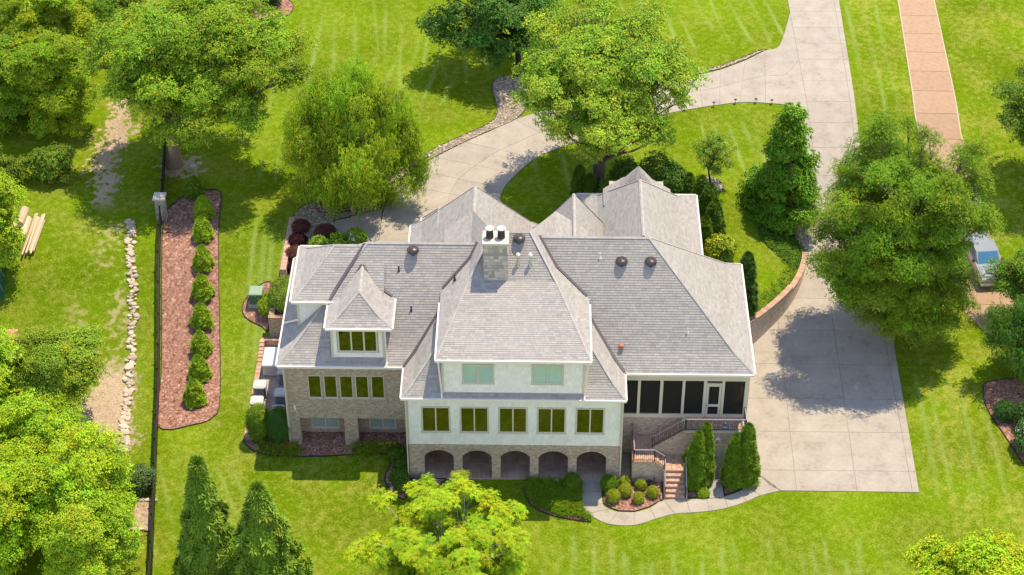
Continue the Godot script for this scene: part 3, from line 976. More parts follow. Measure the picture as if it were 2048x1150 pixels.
func hole(x0: float, x1: float, y0: float, y1: float) -> PackedVector2Array:
	return rect(x0 - 0.01, x1 + 0.01, y0 - 0.07, y1 + 0.01)

func arch_hole(cx: float, half: float, spring: float, top: float) -> PackedVector2Array:
	var p := PackedVector2Array([Vector2(cx - half, -0.2), Vector2(cx + half, -0.2)])
	var rise := top - spring
	var R := (half * half + rise * rise) / (2 * rise)
	var a := asin(half / R)
	for i in 13:
		var t := lerpf(a, -a, i / 12.0)
		p.append(Vector2(cx + sin(t) * R, top - R + cos(t) * R))
	return p

# ---------------------------------------------------------------- the house
var house: Node3D
func build_house() -> void:
	rng.seed = 11
	house = thing("house", "large brick and white shingle house with many hipped grey roofs", "house")
	build_roofs()
	build_walls()
	build_loggia()
	build_porch()
	build_roof_items()

func build_roofs() -> void:
	var W := prof_main
	roof_begin(house, "roof")     # wing over the screened porch
	hip_roof(false, 1.0, 15.65, NAN, 8.73, -2.3, -14.0, -8.15, EAVE, 14.12, W)
	valley(_val(7.2, 4.2, -2.3, -8.15, 14.12), roof_now)
	roof_end()
	roof_begin(house, "roof")     # wing over the brick rooms
	hip_roof(false, -15.55, -1.2, -9.73, NAN, -2.7, -14.2, -8.35, EAVE, 13.35, W)
	valley(_val(-7.2, -4.2, -2.7, -8.35, 13.35), roof_now)
	roof_end()
	# skirt roof of the middle block
	roof_begin(house, "roof")
	var P := [[0.0, EAVE], [0.75, 8.1], [3.0, 10.95]]
	var side_caps := [MB.new(), MB.new()]
	for k in 2:
		var d0: float = P[k][0]; var h0: float = P[k][1]; var d1: float = P[k + 1][0]; var h1: float = P[k + 1][1]
		face([Vector3(-7.2 + d0, h0, 0.35 - d0), Vector3(7.2 - d0, h0, 0.35 - d0), Vector3(7.2 - d1, h1, 0.35 - d1), Vector3(-7.2 + d1, h1, 0.35 - d1)])
		for s in [-1.0, 1.0]:
			caps = side_caps[0 if s < 0 else 1]
			face([Vector3(s * (7.2 - d0), h0, 0.35 - d0), Vector3(s * (7.2 - d0), h0, -8), Vector3(s * (7.2 - d1), h1, -8), Vector3(s * (7.2 - d1), h1, 0.35 - d1)])
			var f := (Vector3(0, -0.9, 1)).normalized()
			var g := (Vector3(s, -0.9, 0)).normalized()
			cap_line(Vector3(s * (7.2 - d0), h0, 0.35 - d0), Vector3(s * (7.2 - d1), h1, 0.35 - d1), f if s > 0 else g, g if s > 0 else f)
	caps = MB.new()
	for c in side_caps: piece(roof_now, "ridge_caps", c, M.shingle)
	hang(Vector3(-7.25, EAVE, 0.35), Vector3(7.25, EAVE, 0.35), Vector3(0, 0, 1))
	hang(Vector3(7.2, EAVE, 0.35), Vector3(7.2, EAVE, -2.3), Vector3(1, 0, 0))
	hang(Vector3(-7.2, EAVE, 0.35), Vector3(-7.2, EAVE, -2.7), Vector3(-1, 0, 0))
	roof_end()
	# top roof of the middle block, steeper near the ridge
	roof_begin(house, "roof")
	var c0r := Vector3(4.85, 11.0, 0.7); var c1r := Vector3(2.65, 12.62, -5.3); var c2r := Vector3(0.95, 14.95, -7.55)
	var c0l := Vector3(-4.87, 11.0, 0.7); var c1l := Vector3(-2.95, 12.62, -5.3); var c2l := Vector3(-1.55, 14.95, -7.55)
	face([c0l, c0r, c1r, c1l], Rect2(3.6, 0.5, 3.2, 8))
	face([c1l, c1r, c2r, c2l])
	for q in [[c0r, c1r, c2r, 1.0], [c0l, c1l, c2l, -1.0]]:
		face([q[0], Vector3(q[0].x, 11.0, -13), Vector3(q[1].x, 12.62, -13), q[1]])
		face([q[1], Vector3(q[1].x, 12.62, -13), Vector3(q[2].x, 14.95, -7.6), q[2]])
		var f := (Vector3(0, -0.5, 1)).normalized()
		var g := (Vector3(q[3], -0.8, 0)).normalized()
		for k in 2: cap_line(q[k], q[k + 1], f if q[3] > 0 else g, g if q[3] > 0 else f)
		hang(Vector3(q[0].x, 11.0, 0.7), Vector3(q[0].x, 11.0, -5.0), Vector3(q[3], 0, 0))
	face([c2r, c2l, Vector3(-2.95, 12.62, -10), Vector3(2.65, 12.62, -10)])
	cap_line(c2l, c2r, Vector3(0, -0.7, 0.7), Vector3(0, -0.7, -0.7))
	hang(Vector3(-4.95, 11.0, 0.7), Vector3(4.95, 11.0, 0.7), Vector3(0, 0, 1))
	var vr := []
	var vl := []
	for i in 9:
		var h := lerpf(11.1, 14.1, i / 8.0)
		var xr := lerpf(4.85, 2.65, (h - 11.0) / 1.62) if h < 12.62 else lerpf(2.65, 0.95, (h - 12.62) / 2.33)
		vr.append(Vector3(xr, h, lerpf(-2.3, -8.15, run_at(h, EAVE, 14.12, W))))
		h = lerpf(11.1, 13.35, i / 8.0)
		var xl := lerpf(-4.87, -2.95, (h - 11.0) / 1.62) if h < 12.62 else lerpf(-2.95, -1.55, (h - 12.62) / 2.33)
		vl.append(Vector3(xl, h, lerpf(-2.7, -8.35, run_at(h, EAVE, 13.35, W))))
	valley(vr, roof_now)
	valley(vl, roof_now)
	roof_end()
	# dormer over the three windows
	roof_begin(house, "dormer_roof")
	hip_roof(true, -7.7, -2.75, NAN, -4.55, -12.2, -7.9, -10.05, 10.62, 12.25, prof_bell)
	for s in [-1.0, 1.0]:
		var vp := []
		for i in 7:
			var h := lerpf(10.7, 12.2, i / 6.0)
			vp.append(Vector3(-10.05 + s * 2.15 * (1.0 - run_at(h, 10.62, 12.25, prof_bell)), h, lerpf(-2.7, -8.35, run_at(h, EAVE, 13.35, W))))
		valley(vp, roof_now)
	roof_end()
	# dormer facing the lawn at the end of the wing
	roof_begin(house, "dormer_roof")
	hip_roof(false, -14.65, -8.6, -11.9, NAN, -5.25, -11.2, -8.35, 10.8, 13.12, [[0.0, 0.0], [0.2, 0.13], [1.0, 1.0]])
	var vp := []
	for i in 7:
		var h := lerpf(10.85, 13.1, i / 6.0)
		vp.append(Vector3(lerpf(-15.55, -9.73, run_at(h, EAVE, 13.35, W)), h, lerpf(-5.25, -8.35, run_at(h, 10.8, 13.12, [[0.0, 0.0], [0.2, 0.13], [1.0, 1.0]]))))
	valley(vp, roof_now)
	roof_end()
	# the wings on the street side
	roof_begin(house, "roof")
	hip_roof(true, -18.2, -8.0, -16.0, NAN, -7.6, 1.8, -2.9, EAVE, 12.5, W)
	hip_roof(true, -18.4, -15.0, -17.5, NAN, -6.8, -4.2, -5.5, 8.0, 9.55, W)
	roof_end()
	roof_begin(house, "roof")
	hip_roof(true, -17.6, -8.0, -15.9, NAN, 0.45, 7.4, 3.93, EAVE, 12.0, prof_bell)
	roof_end()
	roof_begin(house, "roof")
	hip_roof(true, -22.2, -11.5, -18.0, NAN, 4.3, 13.0, 8.6, EAVE, 11.75, prof_bell)
	roof_end()
	# turret
	roof_begin(house, "turret_roof")
	var ta := Vector3(8.55, 11.75, -19.7)
	for k in 8:
		var a := TAU * (k + 0.5) / 8
		var b := TAU * (k + 1.5) / 8
		var A := Vector3(cos(a), 0, sin(a)); var B := Vector3(cos(b), 0, sin(b))
		var low := Vector3(ta.x, 9.0, ta.z); var mid := Vector3(ta.x, 10.0, ta.z)
		face([low + A * 2.6, low + B * 2.6, mid + B * 1.35, mid + A * 1.35])
		face([mid + A * 1.35, mid + B * 1.35, ta])
	roof_end()

func _val(x0: float, x1: float, z0: float, zr: float, hr: float) -> Array:
	# where the skirt roof's side meets a wing's front slope
	var out := []
	for i in 9:
		var h := lerpf(EAVE, 10.95, i / 8.0)
		var d := (h - EAVE) / 0.65 * 0.75 if h < 8.1 else 0.75 + (h - 8.1) / 2.85 * 2.25
		out.append(Vector3(x0 - signf(x0) * d, h, lerpf(z0, zr, run_at(h, EAVE, hr, prof_main))))
	return out

func build_walls() -> void:
	# ---- middle block, shingle siding over the arcade
	var w := node(house, "wall")
	var core := MB.new()
	core.bb(-6.88, 6.98, 3.13, 7.32, -8.0, -0.03)
	core.bb(-4.5, 4.45, 7.3, 10.95, -7.0, 0.02)
	piece(w, "wall_core", core, M.siding_core)
	var s := MB.new()
	var holes := []
	var wx := []
	for i in 5: wx.append(-5.98 + i * 2.505)
	for x in wx: holes.append(hole(x, x + 1.86, 4.22, 6.42))
	shakes(s, Vector3(0, 0, -0.03), Vector3(1, 0, 0), Vector3(0, 0, 1), rect(-6.88, 6.98, 3.13, 7.3), holes)
	shakes(s, Vector3(6.98, 0, 0), Vector3(0, 0, -1), Vector3(1, 0, 0), rect(0.03, 2.6, 3.13, 7.3))
	shakes(s, Vector3(-6.88, 0, 0), Vector3(0, 0, 1), Vector3(-1, 0, 0), rect(-3.1, -0.03, 3.13, 7.3))
	var h2 := [hole(-3.28, -1.26, 8.52, 10.12), hole(1.16, 3.18, 8.52, 10.12)]
	shakes(s, Vector3(0, 0, 0.02), Vector3(1, 0, 0), Vector3(0, 0, 1), rect(-4.5, 4.45, 7.6, 10.9), h2)
	shakes(s, Vector3(4.45, 0, 0), Vector3(0, 0, -1), Vector3(1, 0, 0), rect(-0.02, 6, 7.3, 10.9))
	shakes(s, Vector3(-4.5, 0, 0), Vector3(0, 0, 1), Vector3(-1, 0, 0), rect(-6, 0.02, 7.3, 10.9))
	piece(w, "siding_shakes", s, M.siding, "stuff")
	var t := MB.new()
	for q in [[-6.9, -0.03, 3.13, 7.3], [7.0, -0.03, 3.13, 7.3], [-4.52, 0.02, 7.4, 10.9], [4.47, 0.02, 7.4, 10.9]]:
		t.bb(q[0] - 0.07, q[0] + 0.07, q[2], q[3], q[1] - 0.07, q[1] + 0.065)
	t.bb(-6.8, 6.9, 7.1, 7.3, -0.03, 0.05)
	t.bb(-4.4, 4.35, 10.72, 10.92, 0.02, 0.1)
	t.bb(-6.9, 7.0, 7.3, 7.36, -0.05, 0.33)       # soffits
	t.bb(-4.8, 4.8, 10.88, 10.93, -1.0, 0.66)
	piece(w, "corner_boards", t, M.trim)
	for x in wx: window(w, x, x + 1.86, 4.22, 6.42, 0.0, 2)
	window(w, -3.28, -1.26, 8.52, 10.12, 0.05, 2, M.blind)
	window(w, 1.16, 3.18, 8.52, 10.12, 0.05, 2, M.blind)
	# ---- wing of brick rooms
	w = node(house, "wall")
	core = MB.new()
	core.bb(-15.13, -6.9, 2.5, 7.35, -13.8, -3.12)
	core.bb(-15.13, -6.9, 0, 2.5, -13.8, -4.42)
	piece(w, "wall_core", core, M.mortar)
	var b := MB.new()
	holes = []
	for i in 5: holes.append(hole(-13.66 + i * 1.045, -12.78 + i * 1.045, 4.34, 6.3))
	var front := PV([-15.15, 0.0, -14.45, 0.0, -14.45, 2.48, -11.43, 2.48, -11.43, 0.0, -10.55, 0.0, -10.55, 2.48, -6.9, 2.48, -6.9, 7.3, -15.15, 7.3])
	bricks(b, Vector3(0, 0, -3.12), Vector3(1, 0, 0), Vector3(0, 0, 1), front, holes)
	bricks(b, Vector3(-15.13, 0, 0), Vector3(0, 0, 1), Vector3(-1, 0, 0), rect(-13.8, -3.12, 0, 7.3))
	bricks(b, Vector3(0, 0, -4.42), Vector3(1, 0, 0), Vector3(0, 0, 1), rect(-15.1, -6.9, 0, 2.48), [hole(-13.85, -11.95, 0.45, 1.55), hole(-9.9, -8.05, 0.45, 1.55)])
	for x in [[-14.45, -11.43], [-10.55, -6.9]]: pass
	bricks(b, Vector3(-14.45, 0, 0), Vector3(0, 0, -1), Vector3(1, 0, 0), rect(3.12, 3.8, 0, 2.48))
	bricks(b, Vector3(-10.55, 0, 0), Vector3(0, 0, -1), Vector3(1, 0, 0), rect(3.12, 3.9, 0, 2.48))
	bricks(b, Vector3(-11.43, 0, 0), Vector3(0, 0, 1), Vector3(-1, 0, 0), rect(-3.9, -3.12, 0, 2.48))
	for k in 110:     # soldier course
		var x := -15.14 + k * 0.075
		if x > -6.95: break
		b.bb(x, x + 0.064, 3.0, 3.21, -3.1, -3.075, brick_cols[rng.randi() % 7])
	for k in 72:      # sill course below the five windows
		var x := -13.75 + k * 0.075
		b.bb(x, x + 0.064, 4.12, 4.26, -3.1, -3.045, brick_cols[rng.randi() % 7])
	piece(w, "brick_courses", b, M.brick, "stuff")
	var pier := MB.new()
	pier.bb(-15.13, -14.46, 0, 2.5, -3.8, -3.13); pier.bb(-11.42, -10.56, 0, 2.5, -3.9, -3.13)
	piece(w, "piers", pier, M.mortar)
	t = MB.new()
	t.bb(-15.5, -7.2, 7.3, 7.36, -3.1, -2.72)
	t.bb(-15.22, -15.1, 0, 7.3, -3.06, -2.98)
	piece(w, "soffit", t, M.trim)
	for i in 5: window(w, -13.66 + i * 1.045, -12.78 + i * 1.045, 4.34, 6.3, -3.1, 1, null, 0.06)
	window(w, -13.85, -11.95, 0.45, 1.55, -4.4, 2, M.blind_grey, 0.08)
	window(w, -9.9, -8.05, 0.45, 1.55, -4.4, 2, M.blind_grey, 0.08)
	# ---- dormers
	w = node(house, "dormer_wall")
	core = MB.new()
	core.bb(-11.88, -8.52, 7.4, 10.6, -7.0, -3.22)
	core.bb(-14.28, -9.0, 8.0, 10.8, -10.9, -5.58)
	piece(w, "wall_core", core, M.siding_core)
	s = MB.new()
	shakes(s, Vector3(0, 0, -3.22), Vector3(1, 0, 0), Vector3(0, 0, 1), rect(-11.88, -8.52, 7.5, 10.6), [hole(-11.55, -8.85, 8.25, 10.3)])
	shakes(s, Vector3(-8.52, 0, 0), Vector3(0, 0, -1), Vector3(1, 0, 0), rect(3.22, 7, 7.5, 10.6))
	shakes(s, Vector3(-11.88, 0, 0), Vector3(0, 0, 1), Vector3(-1, 0, 0), rect(-7, -3.22, 7.5, 10.6))
	shakes(s, Vector3(0, 0, -5.58), Vector3(1, 0, 0), Vector3(0, 0, 1), rect(-14.28, -9.0, 8.0, 10.75))
	shakes(s, Vector3(-14.28, 0, 0), Vector3(0, 0, 1), Vector3(-1, 0, 0), rect(-10.9, -5.58, 8.0, 10.75))
	piece(w, "siding_shakes", s, M.siding, "stuff")
	t = MB.new()
	t.bb(-11.95, -11.8, 7.4, 10.6, -3.3, -3.16); t.bb(-8.6, -8.45, 7.4, 10.6, -3.3, -3.16)
	t.bb(-14.36, -14.2, 8.2, 10.75, -5.66, -5.52)
	t.bb(-12.1, -8.0, 10.5, 10.56, -3.3, -2.8); t.bb(-14.5, -9.5, 10.68, 10.74, -5.6, -5.3)
	piece(w, "corner_boards", t, M.trim)
	window(w, -11.5, -8.9, 8.3, 10.25, -3.19, 3, null, 0.1)
	# ---- street side blocks and the rest of the shell
	w = node(house, "wall")
	core = MB.new()
	core.bb(-7.2, 1.4, 2.0, 7.4, -17.8, -8.0)
	core.bb(0.9, 7.0, 2.0, 7.4, -17.2, -8.0)
	core.bb(4.7, 12.6, 1.0, 7.4, -21.8, -8.0)
	core.bb(-6.4, -4.6, 2.0, 8.0, -18.1, -15.5)
	core.bb(7.0, 15.3, 3.4, 7.3, -13.6, -7.2)
	core.bb(7.0, 15.3, 0, 3.4, -13.6, -2.7)
	core.bb(6.6, 10.5, 2.0, 9.0, -21.7, -18.0)
	piece(w, "wall_core", core, M.mortar)
	b = MB.new()
	bricks(b, Vector3(15.3, 0, 0), Vector3(0, 0, -1), Vector3(1, 0, 0), rect(7.2, 13.6, 0, 7.3))
	bricks(b, Vector3(12.6, 0, 0), Vector3(0, 0, -1), Vector3(1, 0, 0), rect(13.6, 21.8, 1.0, 7.3))
	bricks(b, Vector3(-7.2, 0, 0), Vector3(0, 0, 1), Vector3(-1, 0, 0), rect(-17.8, -13.8, 2.0, 7.3))
	piece(w, "brick_courses", b, M.brick, "stuff")
	# ---- downspouts
	for q in [[Vector3(-6.97, 7.3, 0.16), Vector3(-6.97, 0.1, 0.12)], [Vector3(7.06, 7.3, 0.16), Vector3(7.06, 0.1, 0.12)], [Vector3(-4.75, 10.9, 0.72), Vector3(-4.6, 7.72, 0.15)], [Vector3(4.7, 10.9, 0.72), Vector3(4.55, 7.72, 0.15)], [Vector3(-8.35, 10.5, -2.82), Vector3(-8.35, 7.6, -3.0)], [Vector3(-15.2, 7.3, -2.95), Vector3(-15.2, 0.1, -3.0)]]:
		var ds := MB.new()
		ds.beam(q[0], q[1], 0.09, 0.09)
		piece(house, "downspout", ds, M.trim if q[0].y < 8 else M.gutter)
	for q in [[Vector3(-4.6, 7.75, 0.12), Vector3(-4.6, 7.48, 0.42)], [Vector3(4.55, 7.75, 0.12), Vector3(4.55, 7.48, 0.42)], [Vector3(-8.35, 7.75, -3.1), Vector3(-8.35, 7.46, -2.62)], [Vector3(-14.2, 9.0, -5.6), Vector3(-15.5, 7.6, -6.9)]]:
		var ds := MB.new()
		ds.beam(q[0], q[1], 0.1, 0.1)
		piece(house, "downspout", ds, M.gutter)

func build_loggia() -> void:
	var w := node(house, "arcade")
	var holes := []
	for i in 5: holes.append(arch_hole(-4.93 + i * 2.52, 0.975, 2.02, 2.58))
	# the wall as one comb-shaped slab
	var comb := PackedVector2Array([Vector2(-6.88, 3.12), Vector2(-6.88, 0)])
	for i in 5:
		var a: PackedVector2Array = holes[i]
		comb.append(Vector2(a[0].x, 0))
		for k in range(a.size() - 1, 1, -1): comb.append(a[k])
		comb.append(Vector2(a[1].x, 0))
	comb.append(Vector2(6.98, 0)); comb.append(Vector2(6.98, 3.12))
	var core := MB.new()
	core.prism(comb, Vector3(0, 0, -0.03), Vector3(1, 0, 0), Vector3.UP, Vector3(0, 0, -0.42))
	core.bb(-6.88, 6.98, 0, 3.12, -5.2, -4.8)
	core.bb(-6.88, -6.45, 0, 3.12, -4.8, -0.45)
	core.bb(6.55, 6.98, 0, 3.12, -4.8, -0.45)
	core.bb(-6.45, 6.55, 2.95, 3.12, -4.8, -0.45)
	piece(w, "wall_core", core, M.mortar)
	var b := MB.new()
	bricks(b, Vector3(0, 0, -0.03), Vector3(1, 0, 0), Vector3(0, 0, 1), rect(-6.88, 6.98, 0, 3.12), holes)
	bricks(b, Vector3(6.98, 0, 0), Vector3(0, 0, -1), Vector3(1, 0, 0), rect(0.03, 2.6, 0, 3.12))
	bricks(b, Vector3(-6.88, 0, 0), Vector3(0, 0, 1), Vector3(-1, 0, 0), rect(-4.4, -0.03, 0, 3.12))
	for i in 5:
		var cx := -4.93 + i * 2.52
		var R := (0.975 * 0.975 + 0.56 * 0.56) / (2 * 0.56)
		var a := asin(0.975 / R)
		var n := 30
		for k in n:
			var t := lerpf(-a, a, (k + 0.5) / n)
			var dir := Vector3(sin(t), cos(t), 0)
			var o := Vector3(cx, 2.58 - R, -0.003) + dir * (R + 0.105)
			b.obox(o, dir.cross(Vector3(0, 0, 1)) * 0.031 * -1.0, dir * 0.1, Vector3(0, 0, 1) * 0.02, brick_cols[rng.randi() % 7])
	piece(w, "brick_courses", b, M.brick, "stuff")
	# stone floor
	var fl := node(house, "patio_floor")
	var base := MB.new()
	base.bb(-6.6, 6.6, 0.0, 0.03, -4.8, 0.06)
	piece(fl, "bed", base, M.joint)
	var z := 0.06
	var row := 0
	rng.seed = 19
	while z > -4.7:
		var d: float = [0.85, 0.6, 1.0, 0.7, 0.9, 0.8][row % 6]
		var x := -6.5 + (0.0 if row % 2 else -0.5)
		while x < 6.6:
			var ww := rng.randf_range(0.55, 1.25)
			if absf(x + ww - 6.6) < 0.3: ww = 6.6 - x
			var x0 := maxf(x, -6.55)
			var x1 := minf(x + ww, 6.6)
			if x1 - x0 > 0.1:
				var s := MB.new()
				var k := rng.randf_range(0.8, 1.15)
				s.cbox(Vector3((x0 + x1) / 2, 0.045, z - d / 2), Vector3(x1 - x0 - 0.025, 0.05, d - 0.025), 0.008, Color(k, k * rng.randf_range(0.95, 1.03), k * rng.randf_range(0.92, 1.05)))
				piece(fl, "slab", s, M.patio_stone)
			x += ww
		z -= d
		row += 1

func build_porch() -> void:
	var p := node(house, "screened_porch")
	var b := MB.new()
	var core := MB.new()
	core.bb(7.0, 15.42, 0, 3.36, -2.95, -2.63)
	core.bb(15.1, 15.42, 0, 3.36, -7.2, -2.95)
	piece(p, "wall_core", core, M.mortar)
	bricks(b, Vector3(0, 0, -2.63), Vector3(1, 0, 0), Vector3(0, 0, 1), rect(7.0, 15.42, 0, 3.36))
	bricks(b, Vector3(15.42, 0, 0), Vector3(0, 0, -1), Vector3(1, 0, 0), rect(2.63, 7.2, 0, 3.36))
	piece(p, "brick_courses", b, M.brick, "stuff")
	var fl := MB.new()
	fl.bb(7.0, 15.36, 3.3, 3.42, -7.2, -2.66)
	piece(p, "floor", fl, M.porch_floor)
	var cl := MB.new()
	cl.bb(7.0, 15.4, 7.2, 7.36, -7.2, -2.35, Color(0.5, 0.46, 0.38))
	piece(p, "ceiling", cl, M.plain)
	var bk := MB.new()
	bk.bb(7.0, 15.3, 3.42, 7.2, -7.3, -7.18)
	bk.bb(6.95, 7.0, 3.42, 7.2, -7.2, -2.7)
	piece(p, "inner_wall", bk, M.mortar)
	# timber frame: posts, header, sill
	var xs := [[7.0, 7.18], [8.14, 8.32], [9.6, 9.8], [11.06, 11.24], [12.46, 12.66], [13.66, 13.84], [15.16, 15.44]]
	var hd := MB.new()
	hd.bb(7.0, 15.44, 6.62, 7.2, -2.72, -2.54)
	hd.bb(7.0, 12.66, 3.36, 3.66, -2.72, -2.54); hd.bb(13.66, 15.44, 3.36, 3.66, -2.72, -2.54)
	hd.bb(12.66, 13.66, 6.3, 6.4, -2.72, -2.545)
	hd.bb(15.26, 15.44, 6.62, 7.2, -7.2, -2.72); hd.bb(15.26, 15.44, 3.36, 3.66, -7.2, -2.72)
	hd.bb(7.2, 15.6, 7.3, 7.36, -2.6, -2.32)
	piece(p, "frame", hd, M.trim)
	for x in xs:
		var q := MB.new()
		q.bb(x[0], x[1], 3.66, 6.62, -2.715, -2.535)
		piece(p, "post", q, M.trim)
	for z in [-4.2, -5.7, -7.1]:
		var q := MB.new()
		q.bb(15.265, 15.435, 3.66, 6.62, z - 0.09, z + 0.09)
		piece(p, "post", q, M.trim)
	for i in 6:
		var x0: float = xs[i][1]
		var x1: float = xs[i + 1][0]
		var s := MB.new()
		if i == 4: s.bb(x0, x1, 6.4, 6.62, -2.64, -2.635)
		else: s.bb(x0, x1, 3.66, 6.62, -2.64, -2.635)
		piece(p, "screen", s, M.screen)
		if i == 4: continue
		var r := MB.new()
		r.bb(x0, x1, 4.48, 4.53, -2.82, -2.78); r.bb(x0, x1, 3.72, 3.76, -2.82, -2.78)
		var n := int((x1 - x0) / 0.11)
		for k in n: r.bb(x0 + 0.05 + k * 0.11, x0 + 0.065 + k * 0.11, 3.76, 4.48, -2.81, -2.795)
		piece(p, "railing", r, M.black_metal)
	for z in [[-4.11, -2.72], [-5.61, -4.29], [-7.01, -5.79]]:
		var s := MB.new()
		s.bb(15.34, 15.345, 3.66, 6.62, z[0], z[1])
		piece(p, "screen", s, M.screen)
	# screen door
	var dr := node(house, "screen_door")
	var f := MB.new()
	f.bb(12.68, 12.82, 3.44, 6.28, -2.66, -2.56); f.bb(13.5, 13.64, 3.44, 6.28, -2.66, -2.56)
	f.bb(12.82, 13.5, 6.12, 6.28, -2.66, -2.56); f.bb(12.82, 13.5, 3.44, 3.66, -2.66, -2.56); f.bb(12.82, 13.5, 4.36, 4.54, -2.66, -2.56)
	piece(dr, "frame", f, M.trim)
	var s2 := MB.new()
	s2.bb(12.82, 13.5, 3.66, 4.36, -2.62, -2.615); s2.bb(12.82, 13.5, 4.54, 6.12, -2.62, -2.615)
	piece(dr, "screen", s2, M.screen)
	var kn := MB.new()
	kn.lathe(Vector3(12.75, 4.5, -2.53), [Vector2(0.0, -0.04), Vector2(0.04, -0.02), Vector2(0.04, 0.02), Vector2(0.0, 0.027)], 8)
	piece(dr, "handle", kn, M.black_metal)

func slope_z(h: float) -> float: return h

func vent(x: float, y: float, z: float) -> void:
	var v := node(house, "roof_vent")
	v.position = Vector3(x, y, z)
	var b := MB.new()
	b.obox(Vector3(0, 0.03, 0.0), Vector3(0.3, 0, 0), Vector3(0, 0.02, 0.023).normalized() * 0.02, Vector3(0, -0.22, 0.2), Color(0.6, 0.6, 0.62))
	piece(v, "flashing", b, M.steel)
	var c := MB.new()
	c.lathe(Vector3(0, 0.0, 0), [Vector2(0.2, -0.2), Vector2(0.2, 0.1), Vector2(0.36, 0.06), Vector2(0.4, 0.12), Vector2(0.4, 0.2), Vector2(0.37, 0.3), Vector2(0.3, 0.38), Vector2(0.2, 0.43), Vector2(0.17, 0.43), Vector2(0.15, 0.4), Vector2(0.0, 0.42)], 24)
	piece(v, "cap", c, M.vent_metal)

func pipe(x: float, y: float, z: float, h: float, r: float, m: Material) -> void:
	var v := node(house, "vent_pipe")
	v.position = Vector3(x, y, z)
	var c := MB.new()
	c.lathe(Vector3(0, 0, 0), [Vector2(r * 2.2, -0.1), Vector2(r * 1.2, 0.08), Vector2(r, 0.1), Vector2(r, h), Vector2(r * 0.7, h), Vector2(r * 0.7, h - 0.1), Vector2(0, h - 0.1)], 12)
	piece(v, "pipe", c, m)

